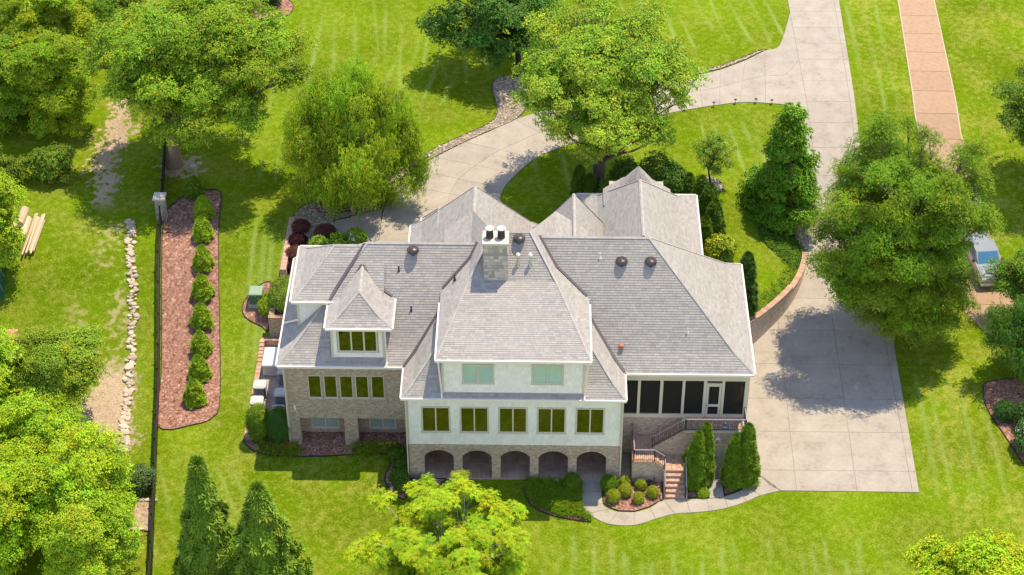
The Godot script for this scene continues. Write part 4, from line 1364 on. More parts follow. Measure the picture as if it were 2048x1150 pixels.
func build_roof_items() -> void:
	# chimney clad in grey stone slabs
	var c := node(house, "chimney")
	var core := MB.new()
	core.bb(-2.0, -0.5, 11.8, 15.5, -6.6, -5.36)
	piece(c, "chimney_core", core, M.mortar)
	rng.seed = 23
	var greys := [Color(0.36, 0.33, 0.30), Color(0.44, 0.41, 0.37), Color(0.30, 0.28, 0.26), Color(0.50, 0.465, 0.42), Color(0.40, 0.365, 0.33)]
	for side in 3:
		var v := 12.3
		while v < 15.42:
			var rh := rng.randf_range(0.2, 0.34)
			if absf(v - 14.62) < 0.2: rh = 0.12
			rh = minf(rh, 15.46 - v)
			var len := 1.5 if side == 0 else 1.24
			var u := 0.0
			while u < len - 0.02:
				var w := minf(rng.randf_range(0.18, 0.45), len - u)
				if rh < 0.13: w = len
				if len - u - w < 0.1: w = len - u
				var s := MB.new()
				var t := rng.randf_range(0.02, 0.045) + (0.02 if rh < 0.13 else 0.0)
				var col: Color = greys[rng.randi() % 5]
				if side == 0: s.bb(-2.0 + u + 0.008, -2.0 + u + w - 0.008, v + 0.006, v + rh - 0.006, -5.37, -5.36 + t, col)
				elif side == 1: s.bb(-2.0 - t, -1.99, v + 0.006, v + rh - 0.006, -6.6 + u + 0.008, -6.6 + u + w - 0.008, col)
				else: s.bb(-0.51, -0.5 + t, v + 0.006, v + rh - 0.006, -6.6 + u + 0.008, -6.6 + u + w - 0.008, col)
				piece(c, "stone", s, M.stone)
				u += w
			v += rh
	var fl := MB.new()
	fl.bb(-2.1, -0.42, 12.5, 12.68, -5.4, -5.3)
	piece(c, "flashing", fl, M.steel)
	var cap := MB.new()
	cap.cbox(Vector3(-1.25, 15.58, -5.98), Vector3(1.72, 0.18, 1.44), 0.03)
	piece(c, "cap", cap, mat("chimney_cap", Color(0.50, 0.46, 0.42), 0.7))
	for x in [-1.62, -0.88]:
		var p := node(c, "chimney_pot")
		p.position = Vector3(x, 15.67, -5.95)
		p.scale = Vector3(0.92, 0.92, 0.92)
		var b := MB.new()
		b.lathe(Vector3.ZERO, [Vector2(0.27, 0), Vector2(0.24, 0.08), Vector2(0.22, 0.5), Vector2(0.24, 0.52), Vector2(0.24, 0.56), Vector2(0.22, 0.58), Vector2(0.22, 0.74)], 18)
		for k in 14:
			var t := TAU * k / 14
			b.beam(Vector3(cos(t) * 0.255, 0.08, sin(t) * 0.255), Vector3(cos(t) * 0.235, 0.5, sin(t) * 0.235), 0.02, 0.02)
		piece(p, "flue", b, M.flue)
		var l := MB.new()
		l.lathe(Vector3.ZERO, [Vector2(0.2, 0.74), Vector2(0.29, 0.76), Vector2(0.29, 0.82), Vector2(0.2, 0.86), Vector2(0, 0.88)], 20)
		piece(p, "lid", l, M.white_paint)
	# vents and pipes: heights from the slope they stand on
	vent(-6.72, _front(-8.05, -2.7, -8.35, 13.35), -7.75)
	vent(0.25, 14.55, -7.1)
	vent(6.95, _front(-7.05, -2.3, -8.15, 14.12), -7.05)
	vent(8.85, _front(-7.05, -2.3, -8.15, 14.12), -7.05)
	for x in [0.2, 1.0]:
		var f := node(house, "flue_pipe")
		f.position = Vector3(x, 13.35, -6.05)
		var mb := MB.new()
		mb.lathe(Vector3.ZERO, [Vector2(0.16, -0.12), Vector2(0.1, 0.28), Vector2(0.12, 0.3), Vector2(0.07, 0.34), Vector2(0.07, 0.8)], 14)
		piece(f, "pipe", mb, M.steel)
		var hat := MB.new()
		hat.lathe(Vector3.ZERO, [Vector2(0.13, 0.8), Vector2(0.13, 0.9), Vector2(0.09, 0.96), Vector2(0, 0.97)], 14)
		piece(f, "cap", hat, M.white_paint)
	for q in [[-7.65, -7.1, 0], [-6.8, -5.35, 0], [-3.95, -6.3, 1]]:
		pipe(q[0], _front(q[1], -2.7, -8.35, 13.35) if q[2] == 0 else 11.95, q[1], 0.36, 0.05, M.pipe_dark)
	pipe(5.55, _front(-7.3, -2.3, -8.15, 14.12), -7.3, 0.36, 0.06, M.pipe_white)
	pipe(11.3, _front(-4.2, -2.3, -8.15, 14.12), -4.2, 0.36, 0.05, M.pipe_white)
	var tb := node(house, "exhaust_box")
	tb.position = Vector3(6.98, _front(-3.55, -2.3, -8.15, 14.12), -3.5)
	var mb := MB.new()
	mb.cbox(Vector3(0, 0.1, 0), Vector3(0.28, 0.34, 0.3), 0.04)
	piece(tb, "box", mb, M.terracotta)
	# security camera, flood lamps under the eave, downlights
	var cam := node(house, "security_camera")
	cam.position = Vector3(-14.66, 3.54, -3.02)
	mb = MB.new()
	mb.box(Vector3(0, 0.06, -0.02), Vector3(0.12, 0.12, 0.1))
	mb.tube([Vector3(0, 0, 0.02), Vector3(0.05, -0.12, 0.2)], [0.06, 0.05], 8)
	piece(cam, "body", mb, M.white_paint)
	for x in [8.9, 15.2]:
		var fl2 := node(house, "flood_lamp")
		fl2.position = Vector3(x, 7.24, -2.42)
		mb = MB.new()
		for s in [-1, 1]: mb.tube([Vector3(0, 0, 0), Vector3(s * 0.14, -0.06, 0.14)], [0.03, 0.07], 8)
		piece(fl2, "lamp", mb, M.white_paint)

func _front(z: float, z0: float, zr: float, hr: float) -> float:
	var t := (z - z0) / (zr - z0)
	var P := prof_main
	for k in P.size() - 1:
		if t <= P[k + 1][0] or k == P.size() - 2:
			return lerpf(EAVE, hr, lerpf(P[k][1], P[k + 1][1], (t - P[k][0]) / (P[k + 1][0] - P[k][0])))
	return hr

# ---------------------------------------------------------------- brick walls, steps and deck
var red_brick := [Color(0.50, 0.31, 0.22), Color(0.44, 0.26, 0.185), Color(0.56, 0.38, 0.28), Color(0.40, 0.25, 0.19), Color(0.52, 0.36, 0.29)]

func coping(mb: MB, p: Vector3, q: Vector3, w: float) -> void:    # bricks laid on edge along the top of a wall
	var L := (q - p).length()
	var n: int = maxi(1, int(L / 0.078))
	var d := (q - p) / n
	var s := d.normalized().cross(Vector3.UP) * -w / 2
	for i in n:
		mb.obox(p + d * (i + 0.5) + Vector3(0, 0.05, 0), s, Vector3(0, 0.05, 0), d * 0.43, red_brick[rng.randi() % 5])

func build_retaining_wall() -> void:
	rng.seed = 41
	var t := thing("retaining_wall", "curved brick retaining wall holding back the lawn above the parking pad", "wall")
	var core := MB.new()
	var b := MB.new()
	var cap := MB.new()
	var pts := []
	var sp := smooth_poly(wall_line, false, 4)
	for p in sp: pts.append(p)
	for i in pts.size() - 1:
		var a: Vector2 = pts[i]
		var c: Vector2 = pts[i + 1]
		var step := 0.0 if i < 13 else -0.22
		var m := (a + c) / 2
		var hi := maxf(0.35, lerpf(2.55, 0.75, pow(clampf(i / 23.0, 0, 1), 1.15)) + step)
		var hn := maxf(0.35, lerpf(2.55, 0.75, pow(clampf((i + 1) / 23.0, 0, 1), 1.15)) + step)
		var A := Vector3(a.x, -0.3, a.y)
		var C := Vector3(c.x, -0.3, c.y)
		var X := (C - A).normalized()
		var N := X.cross(Vector3.UP)
		if N.dot(Vector3(1, 0, 1)) < 0: N = -N
		var L := (C - A).length()
		core.prism(PackedVector2Array([Vector2(0, 0), Vector2(L, 0), Vector2(L, hn + 0.3), Vector2(0, hi + 0.3)]), A, X, Vector3.UP, -N * 0.34)
		# bricks face the pad; their own axis must run so that it, up and the normal are right-handed
		var outer := PackedVector2Array([Vector2(0, 0.3), Vector2(L, 0.3), Vector2(L, hn + 0.3), Vector2(0, hi + 0.3)])
		if X.cross(Vector3.UP).dot(N) > 0: bricks(b, A, X, N, outer)
		else: bricks(b, C, -X, N, PackedVector2Array([Vector2(0, 0.3), Vector2(L, 0.3), Vector2(L, hi + 0.3), Vector2(0, hn + 0.3)]))
		coping(cap, A + Vector3(0, hi + 0.3, 0) - N * 0.16, C + Vector3(0, hn + 0.3, 0) - N * 0.16, 0.42)
	piece(t, "wall_core", core, M.mortar)
	piece(t, "brick_courses", b, M.brick, "stuff")
	piece(t, "coping_bricks", cap, M.brick, "stuff")

func brick_box(t: Node3D, x0: float, x1: float, y0: float, y1: float, z0: float, z1: float, b: MB, core: MB) -> void:
	core.bb(x0, x1, y0, y1, z0, z1)
	bricks(b, Vector3(0, 0, z1), Vector3(1, 0, 0), Vector3(0, 0, 1), rect(x0, x1, y0, y1))
	bricks(b, Vector3(x1, 0, 0), Vector3(0, 0, -1), Vector3(1, 0, 0), rect(-z1, -z0, y0, y1))
	bricks(b, Vector3(x0, 0, 0), Vector3(0, 0, 1), Vector3(-1, 0, 0), rect(z0, z1, y0, y1))

func build_side_yard() -> void:
	rng.seed = 43
	var t := thing("planter_wall", "brick planter and low wall with orange coping at the house side", "wall")
	var core := MB.new()
	var b := MB.new()
	var cap := MB.new()
	brick_box(t, -17.75, -15.3, 0.2, 2.25, -14.15, -13.82, b, core)
	brick_box(t, -17.75, -17.4, 0.2, 2.25, -18.4, -14.15, b, core)
	brick_box(t, -17.35, -16.95, 1.2, 3.05, -24.9, -18.4, b, core)
	brick_box(t, -18.25, -16.0, 0.1, 0.62, -13.5, -13.25, b, core)
	coping(cap, Vector3(-17.8, 2.25, -13.98), Vector3(-15.3, 2.25, -13.98), 0.36)
	coping(cap, Vector3(-17.57, 2.25, -14.2), Vector3(-17.57, 2.25, -18.4), 0.38)
	coping(cap, Vector3(-17.15, 3.05, -18.4), Vector3(-17.15, 3.05, -24.9), 0.44)
	coping(cap, Vector3(-18.3, 0.62, -13.37), Vector3(-16.0, 0.62, -13.37), 0.28)
	piece(t, "wall_core", core, M.mortar)
	piece(t, "brick_courses", b, M.brick, "stuff")
	piece(t, "coping_bricks", cap, M.brick, "stuff")
	var soil := MB.new()
	soil.bb(-17.4, -15.3, 1.9, 2.1, -18.4, -14.15)
	piece(t, "soil", soil, M.mulch)
	# equipment yard
	var y := MB.new()
	y.bb(-18.1, -15.2, 0.0, 0.2, -13.25, -3.5)
	var ys := structure("equipment_yard", y, M.patio_stone, "paved strip for the cooling units between lawn and brick wall", "yard")
	var e := MB.new()
	for k in 30:
		var z := -13.25 + k * 0.325
		var hh := maxf(0.3, ramp_high(-18.3, z) + 0.1)
		e.bb(-18.4, -18.1, 0.0, hh - 0.05, z, z + 0.325, Color(0.40, 0.28, 0.2))
		for j in 4: e.bb(-18.42, -18.08, hh - 0.05, hh + 0.03, z + j * 0.081, z + j * 0.081 + 0.07, red_brick[rng.randi() % 5])
	for j in 36: e.bb(-18.1 + j * 0.081, -18.03 + j * 0.081, 0.2, 0.3, -3.6, -3.35, red_brick[rng.randi() % 5])
	piece(ys, "kerb_bricks", e, M.brick, "stuff")
	# generator
	var g := thing("generator", "white standby generator cabinet with a pale lid in the equipment yard", "generator", Vector3(-17.35, 0.2, -10.85))
	var mb := MB.new()
	mb.bb(-0.52, 0.52, 0.0, 0.1, -1.0, 1.0, Color(0.3, 0.3, 0.3))
	piece(g, "base", mb, M.plain)
	mb = MB.new()
	mb.bb(-0.48, 0.48, 0.1, 0.92, -0.95, 0.95, Color(0.62, 0.63, 0.62))
	for k in 12: mb.bb(-0.42 + k * 0.073, -0.39 + k * 0.073, 0.42, 0.86, 0.95, 0.965, Color(0.5, 0.52, 0.52))
	piece(g, "cabinet", mb, M.gloss)
	mb = MB.new()
	mb.cbox(Vector3(0, 1.0, 0), Vector3(1.04, 0.16, 2.0), 0.05, Color(0.8, 0.78, 0.75))
	piece(g, "lid", mb, M.gloss)
	mb = MB.new()
	mb.bb(-0.25, 0.2, 0.33, 0.36, 0.951, 0.97, Color(0.5, 0.25, 0.15))
	mb.bb(-0.07, 0.07, 1.079, 1.087, -0.3, -0.24, Color(0.05, 0.05, 0.05))
	piece(g, "badge", mb, M.plain)
	# air conditioners
	var ac := [[-17.75, -7.75, "pale-topped air conditioner beside the lawn kerb, next to the generator"], [-17.75, -6.1, "pale-topped air conditioner beside the lawn kerb, behind the clipped evergreen"], [-16.25, -9.3, "dark air conditioner under the eave closest to the generator"], [-16.2, -6.95, "dark air conditioner against the brick wall, middle of its row"], [-16.2, -5.2, "dark air conditioner against the brick wall, behind the two evergreens"]]
	for q in ac:
		var a := thing("air_conditioner", q[2], "air conditioner", Vector3(q[0], 0.2, q[1]), "air conditioners in the equipment yard")
		mb = MB.new()
		mb.bb(-0.45, 0.45, 0, 0.08, -0.45, 0.45, Color(0.4, 0.38, 0.35))
		piece(a, "pad", mb, M.plain)
		mb = MB.new()
		var oct := PackedVector2Array()
		for k in 4:
			var cx := 0.42 if k in [0, 3] else -0.42
			var cz := 0.42 if k < 2 else -0.42
			if k in [0, 2]: oct.append_array([Vector2(cx, cz - 0.12 * signf(cz)), Vector2(cx - 0.12 * signf(cx), cz)])
			else: oct.append_array([Vector2(cx - 0.12 * signf(cx), cz), Vector2(cx, cz - 0.12 * signf(cz))])
		mb.prism(oct, Vector3(0, 0.98, 0), Vector3(1, 0, 0), Vector3(0, 0, -1), Vector3(0, -0.9, 0), Color(0.16, 0.19, 0.22))
		piece(a, "cabinet", mb, M.gloss)
		mb = MB.new()
		for k in 22:
			var z := 0.16 + k * 0.036
			for s in 4:
				var bs := Basis(Vector3.UP, s * PI / 2)
				mb.obox(bs * Vector3(0, z, 0.428), bs * Vector3(0.29, 0, 0), Vector3(0, 0.008, 0), bs * Vector3(0, 0, 0.012), Color(0.24, 0.28, 0.32))
		piece(a, "louvres", mb, M.gloss)
		mb = MB.new()
		var top := PackedVector2Array()
		for p in oct: top.append(p * 1.06)
		mb.prism(top, Vector3(0, 1.16, 0), Vector3(1, 0, 0), Vector3(0, 0, -1), Vector3(0, -0.1, 0), Color(0.50, 0.49, 0.48))
		mb.prism(oct, Vector3(0, 1.2, 0), Vector3(0.8, 0, 0), Vector3(0, 0, -0.8), Vector3(0, -0.05, 0), Color(0.55, 0.53, 0.51))
		piece(a, "lid", mb, M.gloss)
		for s in 4:
			mb = MB.new()
			mb.box(Vector3(0.36 * (1 if s & 1 else -1), 1.02, 0.36 * (1 if s & 2 else -1)), Vector3(0.06, 0.1, 0.06), Color(0.3, 0.3, 0.3))
			piece(a, "post", mb, M.gloss)
	# utility box
	var u := thing("utility_box", "green electrical utility cabinet on a pad beside the planter shrub", "utility box", gp(-18.95, -16.5))
	mb = MB.new()
	mb.bb(-0.55, 0.55, -0.3, 0.12, -0.6, 0.6, Color(0.4, 0.4, 0.38))
	piece(u, "pad", mb, M.plain)
	mb = MB.new()
	mb.bb(-0.46, 0.46, 0.12, 0.92, -0.5, 0.5, Color(0.06, 0.15, 0.11))
	piece(u, "cabinet", mb, M.gloss)
	mb = MB.new()
	mb.cbox(Vector3(0, 0.99, 0), Vector3(0.98, 0.14, 1.06), 0.04, Color(0.26, 0.36, 0.27))
	mb.bb(-0.03, 0.03, 0.84, 0.92, 0.53, 0.56, Color(0.5, 0.5, 0.5))
	piece(u, "lid", mb, M.gloss)

func railing(t: Node3D, p: Vector3, q: Vector3, called := "railing", h := 0.98) -> void:
	var mb := MB.new()
	var d := q - p
	var n: int = maxi(2, int(Vector2(d.x, d.z).length() / 0.125))
	for i in n + 1:
		var a := p + d * i / n
		var w := 0.055 if i == 0 or i == n else 0.018
		mb.box(a + Vector3(0, h / 2, 0), Vector3(w, h, w), Color(0.05, 0.045, 0.05))
	mb.beam(p + Vector3(0, 0.09, 0), q + Vector3(0, 0.09, 0), 0.03, 0.035, Color(0.05, 0.045, 0.05))
	mb.beam(p + Vector3(0, h, 0), q + Vector3(0, h, 0), 0.065, 0.045, Color(0.30, 0.27, 0.29))
	piece(t, called, mb, M.gloss)

func paved_top(t: Node3D, x0: float, x1: float, z0: float, z1: float, y: float, called := "tread") -> void:
	var mb := MB.new()
	mb.bb(x0, x1, y - 0.06, y - 0.012, z0, z1, Color(0.3, 0.24, 0.2))
	var x := x0
	while x < x1 - 0.02:
		var w := minf(0.1, x1 - x)
		var z := z0
		while z < z1 - 0.02:
			var l := minf(0.21, z1 - z)
			mb.bb(x + 0.004, x + w - 0.004, y - 0.03, y, z + 0.004, z + l - 0.004, red_brick[rng.randi() % 5])
			z += 0.21
		x += 0.1
	piece(t, called, mb, M.brick)

func build_steps() -> void:
	rng.seed = 47
	var t := thing("outdoor_staircase", "brick stairs with iron railings climbing to the porch deck", "staircase")
	var core := MB.new()
	var b := MB.new()
	# landing block, middle platform, deck block
	core.bb(7.87, 9.3, 0, 1.69, -2.6, 0.13); core.bb(9.3, 10.0, 0, 1.1, -1.2, 0.13); core.bb(10.0, 11.38, 0, 1.14, -1.2, 0.25)
	bricks(b, Vector3(0, 0, 0.13), Vector3(1, 0, 0), Vector3(0, 0, 1), PV([7.87, 0, 9.98, 0, 9.98, 1.2, 9.3, 1.74, 7.87, 1.74]))
	bricks(b, Vector3(7.87, 0, 0), Vector3(0, 0, 1), Vector3(-1, 0, 0), rect(-2.6, 0.13, 0, 1.74))
	core.prism(PV([9.2, 0, 11.3, 0, 11.3, 3.3, 9.2, 1.65]), Vector3(0, 0, -1.27), Vector3(1, 0, 0), Vector3.UP, Vector3(0, 0, -0.25))
	bricks(b, Vector3(0, 0, -1.27), Vector3(1, 0, 0), Vector3(0, 0, 1), PV([9.2, 1.1, 11.3, 1.1, 11.3, 3.38, 9.2, 1.76]))
	core.bb(11.3, 15.3, 0, 3.26, -2.6, -1.27)
	bricks(b, Vector3(0, 0, -1.27), Vector3(1, 0, 0), Vector3(0, 0, 1), rect(11.3, 15.3, 0, 3.26), [rect(13.02, 14.42, -0.1, 2.2)])
	bricks(b, Vector3(15.3, 0, 0), Vector3(0, 0, -1), Vector3(1, 0, 0), rect(1.27, 2.6, 0, 3.26))
	for x in [9.96, 11.38]:       # cheeks of the lower flight
		core.prism(PV([0.2, 0, 1.72, 0, 1.72, 0.1, 0.2, 1.16]), Vector3(x, 0, 0), Vector3(0, 0, 1), Vector3.UP, Vector3(0.1, 0, 0))
		bricks(b, Vector3(x, 0, 0), Vector3(0, 0, 1), Vector3(-1, 0, 0), PV([0.13, 0, 1.72, 0, 1.72, 0.14, 0.13, 1.2]))
	core.bb(11.42, 11.72, 0, 1.75, -1.26, 0.1)
	bricks(b, Vector3(0, 0, 0.1), Vector3(1, 0, 0), Vector3(0, 0, 1), rect(11.42, 11.72, 0, 1.75))
	bricks(b, Vector3(11.42, 0, 0), Vector3(0, 0, 1), Vector3(-1, 0, 0), rect(-1.26, 0.1, 1.2, 1.75))
	coping(b, Vector3(11.57, 1.75, -1.26), Vector3(11.57, 1.75, 0.12), 0.36)
	coping(b, Vector3(7.87, 1.74, 0.05), Vector3(9.3, 1.74, 0.05), 0.22)
	coping(b, Vector3(9.3, 1.74, 0.05), Vector3(9.98, 1.2, 0.05), 0.22)
	coping(b, Vector3(7.97, 1.74, -2.6), Vector3(7.97, 1.74, -0.06), 0.22)
	coping(b, Vector3(9.2, 1.72, -1.36), Vector3(11.3, 3.34, -1.36), 0.2)
	piece(t, "wall_core", core, M.mortar)
	piece(t, "brick_courses", b, M.brick, "stuff")
	paved_top(t, 8.08, 9.3, -2.6, -0.06, 1.76, "landing")
	paved_top(t, 10.0, 11.4, -1.22, 0.27, 1.2, "landing")
	for k in 2: paved_top(t, 9.3 + k * 0.35, 9.65 + k * 0.35, -1.22, -0.06, 1.575 - k * 0.19)
	for k in 5: paved_top(t, 10.06, 11.32, 0.27 + k * 0.29, 0.58 + k * 0.29, 1.0 - k * 0.2)
	var risers := MB.new()
	for k in 6: risers.bb(10.06, 11.32, 0, 1.13 - k * 0.2, 0.2 + k * 0.29 - 0.2, 0.265 + k * 0.29, Color(0.40, 0.26, 0.19))
	piece(t, "risers", risers, M.brick)
	risers = MB.new()
	for k in 9: risers.bb(9.2 + k * 0.2333, 11.3, 1.6, 1.9 + k * 0.181 - 0.06, -2.6, -1.5, Color(0.40, 0.26, 0.19))
	piece(t, "risers", risers, M.brick)
	for k in 9: paved_top(t, 9.2 + k * 0.2333, 9.45 + k * 0.2333, -2.6, -1.5, 1.9 + k * 0.181)
	var d := MB.new()
	d.bb(11.3, 15.42, 3.26, 3.4, -2.6, -1.18, Color(0.55, 0.50, 0.46))
	piece(t, "deck_slab", d, M.plain)
	paved_top(t, 11.4, 15.2, -2.55, -1.4, 3.42, "deck_paving")
	var r := 3.4
	railing(t, Vector3(11.36, r, -1.26), Vector3(15.3, r, -1.26))
	railing(t, Vector3(15.3, r, -1.26), Vector3(15.3, r, -2.5))
	railing(t, Vector3(11.3, r, -1.3), Vector3(9.2, 1.8, -1.3))
	railing(t, Vector3(7.95, 1.84, -2.5), Vector3(7.95, 1.84, 0.05))
	railing(t, Vector3(7.95, 1.84, 0.05), Vector3(9.3, 1.84, 0.05))
	railing(t, Vector3(9.3, 1.84, 0.05), Vector3(9.98, 1.3, 0.05))
	railing(t, Vector3(10.0, 1.25, 0.25), Vector3(10.0, 0.1, 1.7))
	railing(t, Vector3(11.37, 1.25, 0.25), Vector3(11.37, 0.1, 1.7))
	# cellar door under the deck
	var dr := node(t, "cellar_door")
	var f := MB.new()
	f.bb(13.02, 13.12, 0, 2.2, -1.3, -1.23); f.bb(14.32, 14.42, 0, 2.2, -1.3, -1.23); f.bb(13.12, 14.32, 2.1, 2.2, -1.3, -1.23)
	piece(dr, "frame", f, M.trim)
	var l := MB.new()
	l.bb(13.12, 13.42, 0.03, 2.1, -1.3, -1.262, Color(0.46, 0.42, 0.35))
	l.bb(13.44, 14.32, 0.03, 2.1, -1.3, -1.262, Color(0.47, 0.43, 0.36))
	for q in [[13.56, 13.82, 0.2, 0.9], [13.94, 14.2, 0.2, 0.9], [13.56, 13.82, 1.05, 1.95], [13.94, 14.2, 1.05, 1.95]]: l.bb(q[0], q[1], q[2], q[3], -1.262, -1.25, Color(0.5, 0.46, 0.39))
	piece(dr, "leaf", l, M.gloss)
	var k := MB.new()
	k.bb(13.5, 13.55, 0.95, 1.0, -1.25, -1.2); k.bb(13.5, 13.55, 1.12, 1.17, -1.25, -1.21)
	piece(dr, "handle", k, M.black_metal)
	var th := MB.new()
	th.bb(13.0, 14.44, 0.0, 0.07, -1.3, -1.12, Color(0.3, 0.27, 0.24))
	piece(dr, "threshold", th, M.plain)
	var lt := node(t, "wall_lamp")
	lt.position = Vector3(13.5, 2.78, -1.2)
	var mb := MB.new()
	mb.tube([Vector3(-0.62, 0, 0), Vector3(0.62, 0, 0)], [0.012, 0.012], 6, Color(0.5, 0.5, 0.52))
	piece(lt, "conduit", mb, M.gloss)
	mb = MB.new()
	for s in [-1, 1]: mb.tube([Vector3(0, 0, 0), Vector3(s * 0.15, -0.03, 0.15)], [0.05, 0.085], 10, Color(0.6, 0.6, 0.62))
	mb.box(Vector3(0, 0.0, -0.02), Vector3(0.16, 0.16, 0.1), Color(0.6, 0.6, 0.62))
	piece(lt, "lamp_head", mb, M.gloss)
	# things on the deck
	var j := thing("spray_bottle", "blue and white bottle standing on the porch deck behind the railing", "bottle", Vector3(13.95, 3.42, -1.5))
	mb = MB.new()
	mb.lathe(Vector3.ZERO, [Vector2(0, 0), Vector2(0.13, 0), Vector2(0.14, 0.05), Vector2(0.14, 0.3), Vector2(0.06, 0.4), Vector2(0.05, 0.46), Vector2(0, 0.46)], 14, Color(0.10, 0.2, 0.42))
	piece(j, "bottle", mb, M.gloss)
	mb = MB.new()
	mb.lathe(Vector3(0.0, 0, 0.0), [Vector2(0.145, 0.1), Vector2(0.145, 0.24)], 14, Color(0.7, 0.72, 0.6))
	piece(j, "label_band", mb, M.gloss)
	mb = MB.new()
	mb.lathe(Vector3.ZERO, [Vector2(0.06, 0.45), Vector2(0.06, 0.52), Vector2(0, 0.53)], 10, Color(0.75, 0.76, 0.74))
	piece(j, "cap", mb, M.gloss)
	mb = MB.new()
	var m2 := thing("gas_meter", "dark meter box on the ground against the steps wall", "meter", Vector3(9.0, 0.0, 0.42))
	mb.cbox(Vector3(0, 0.16, 0), Vector3(0.5, 0.3, 0.28), 0.05, Color(0.03, 0.03, 0.035))
	piece(m2, "box", mb, M.gloss)
	mb = MB.new()
	mb.tube([Vector3(0.2, 0.2, 0), Vector3(0.34, 0.3, -0.1), Vector3(0.36, 0.5, -0.2)], [0.03, 0.03, 0.03], 8, Color(0.05, 0.05, 0.05))
	piece(m2, "pipe", mb, M.gloss)

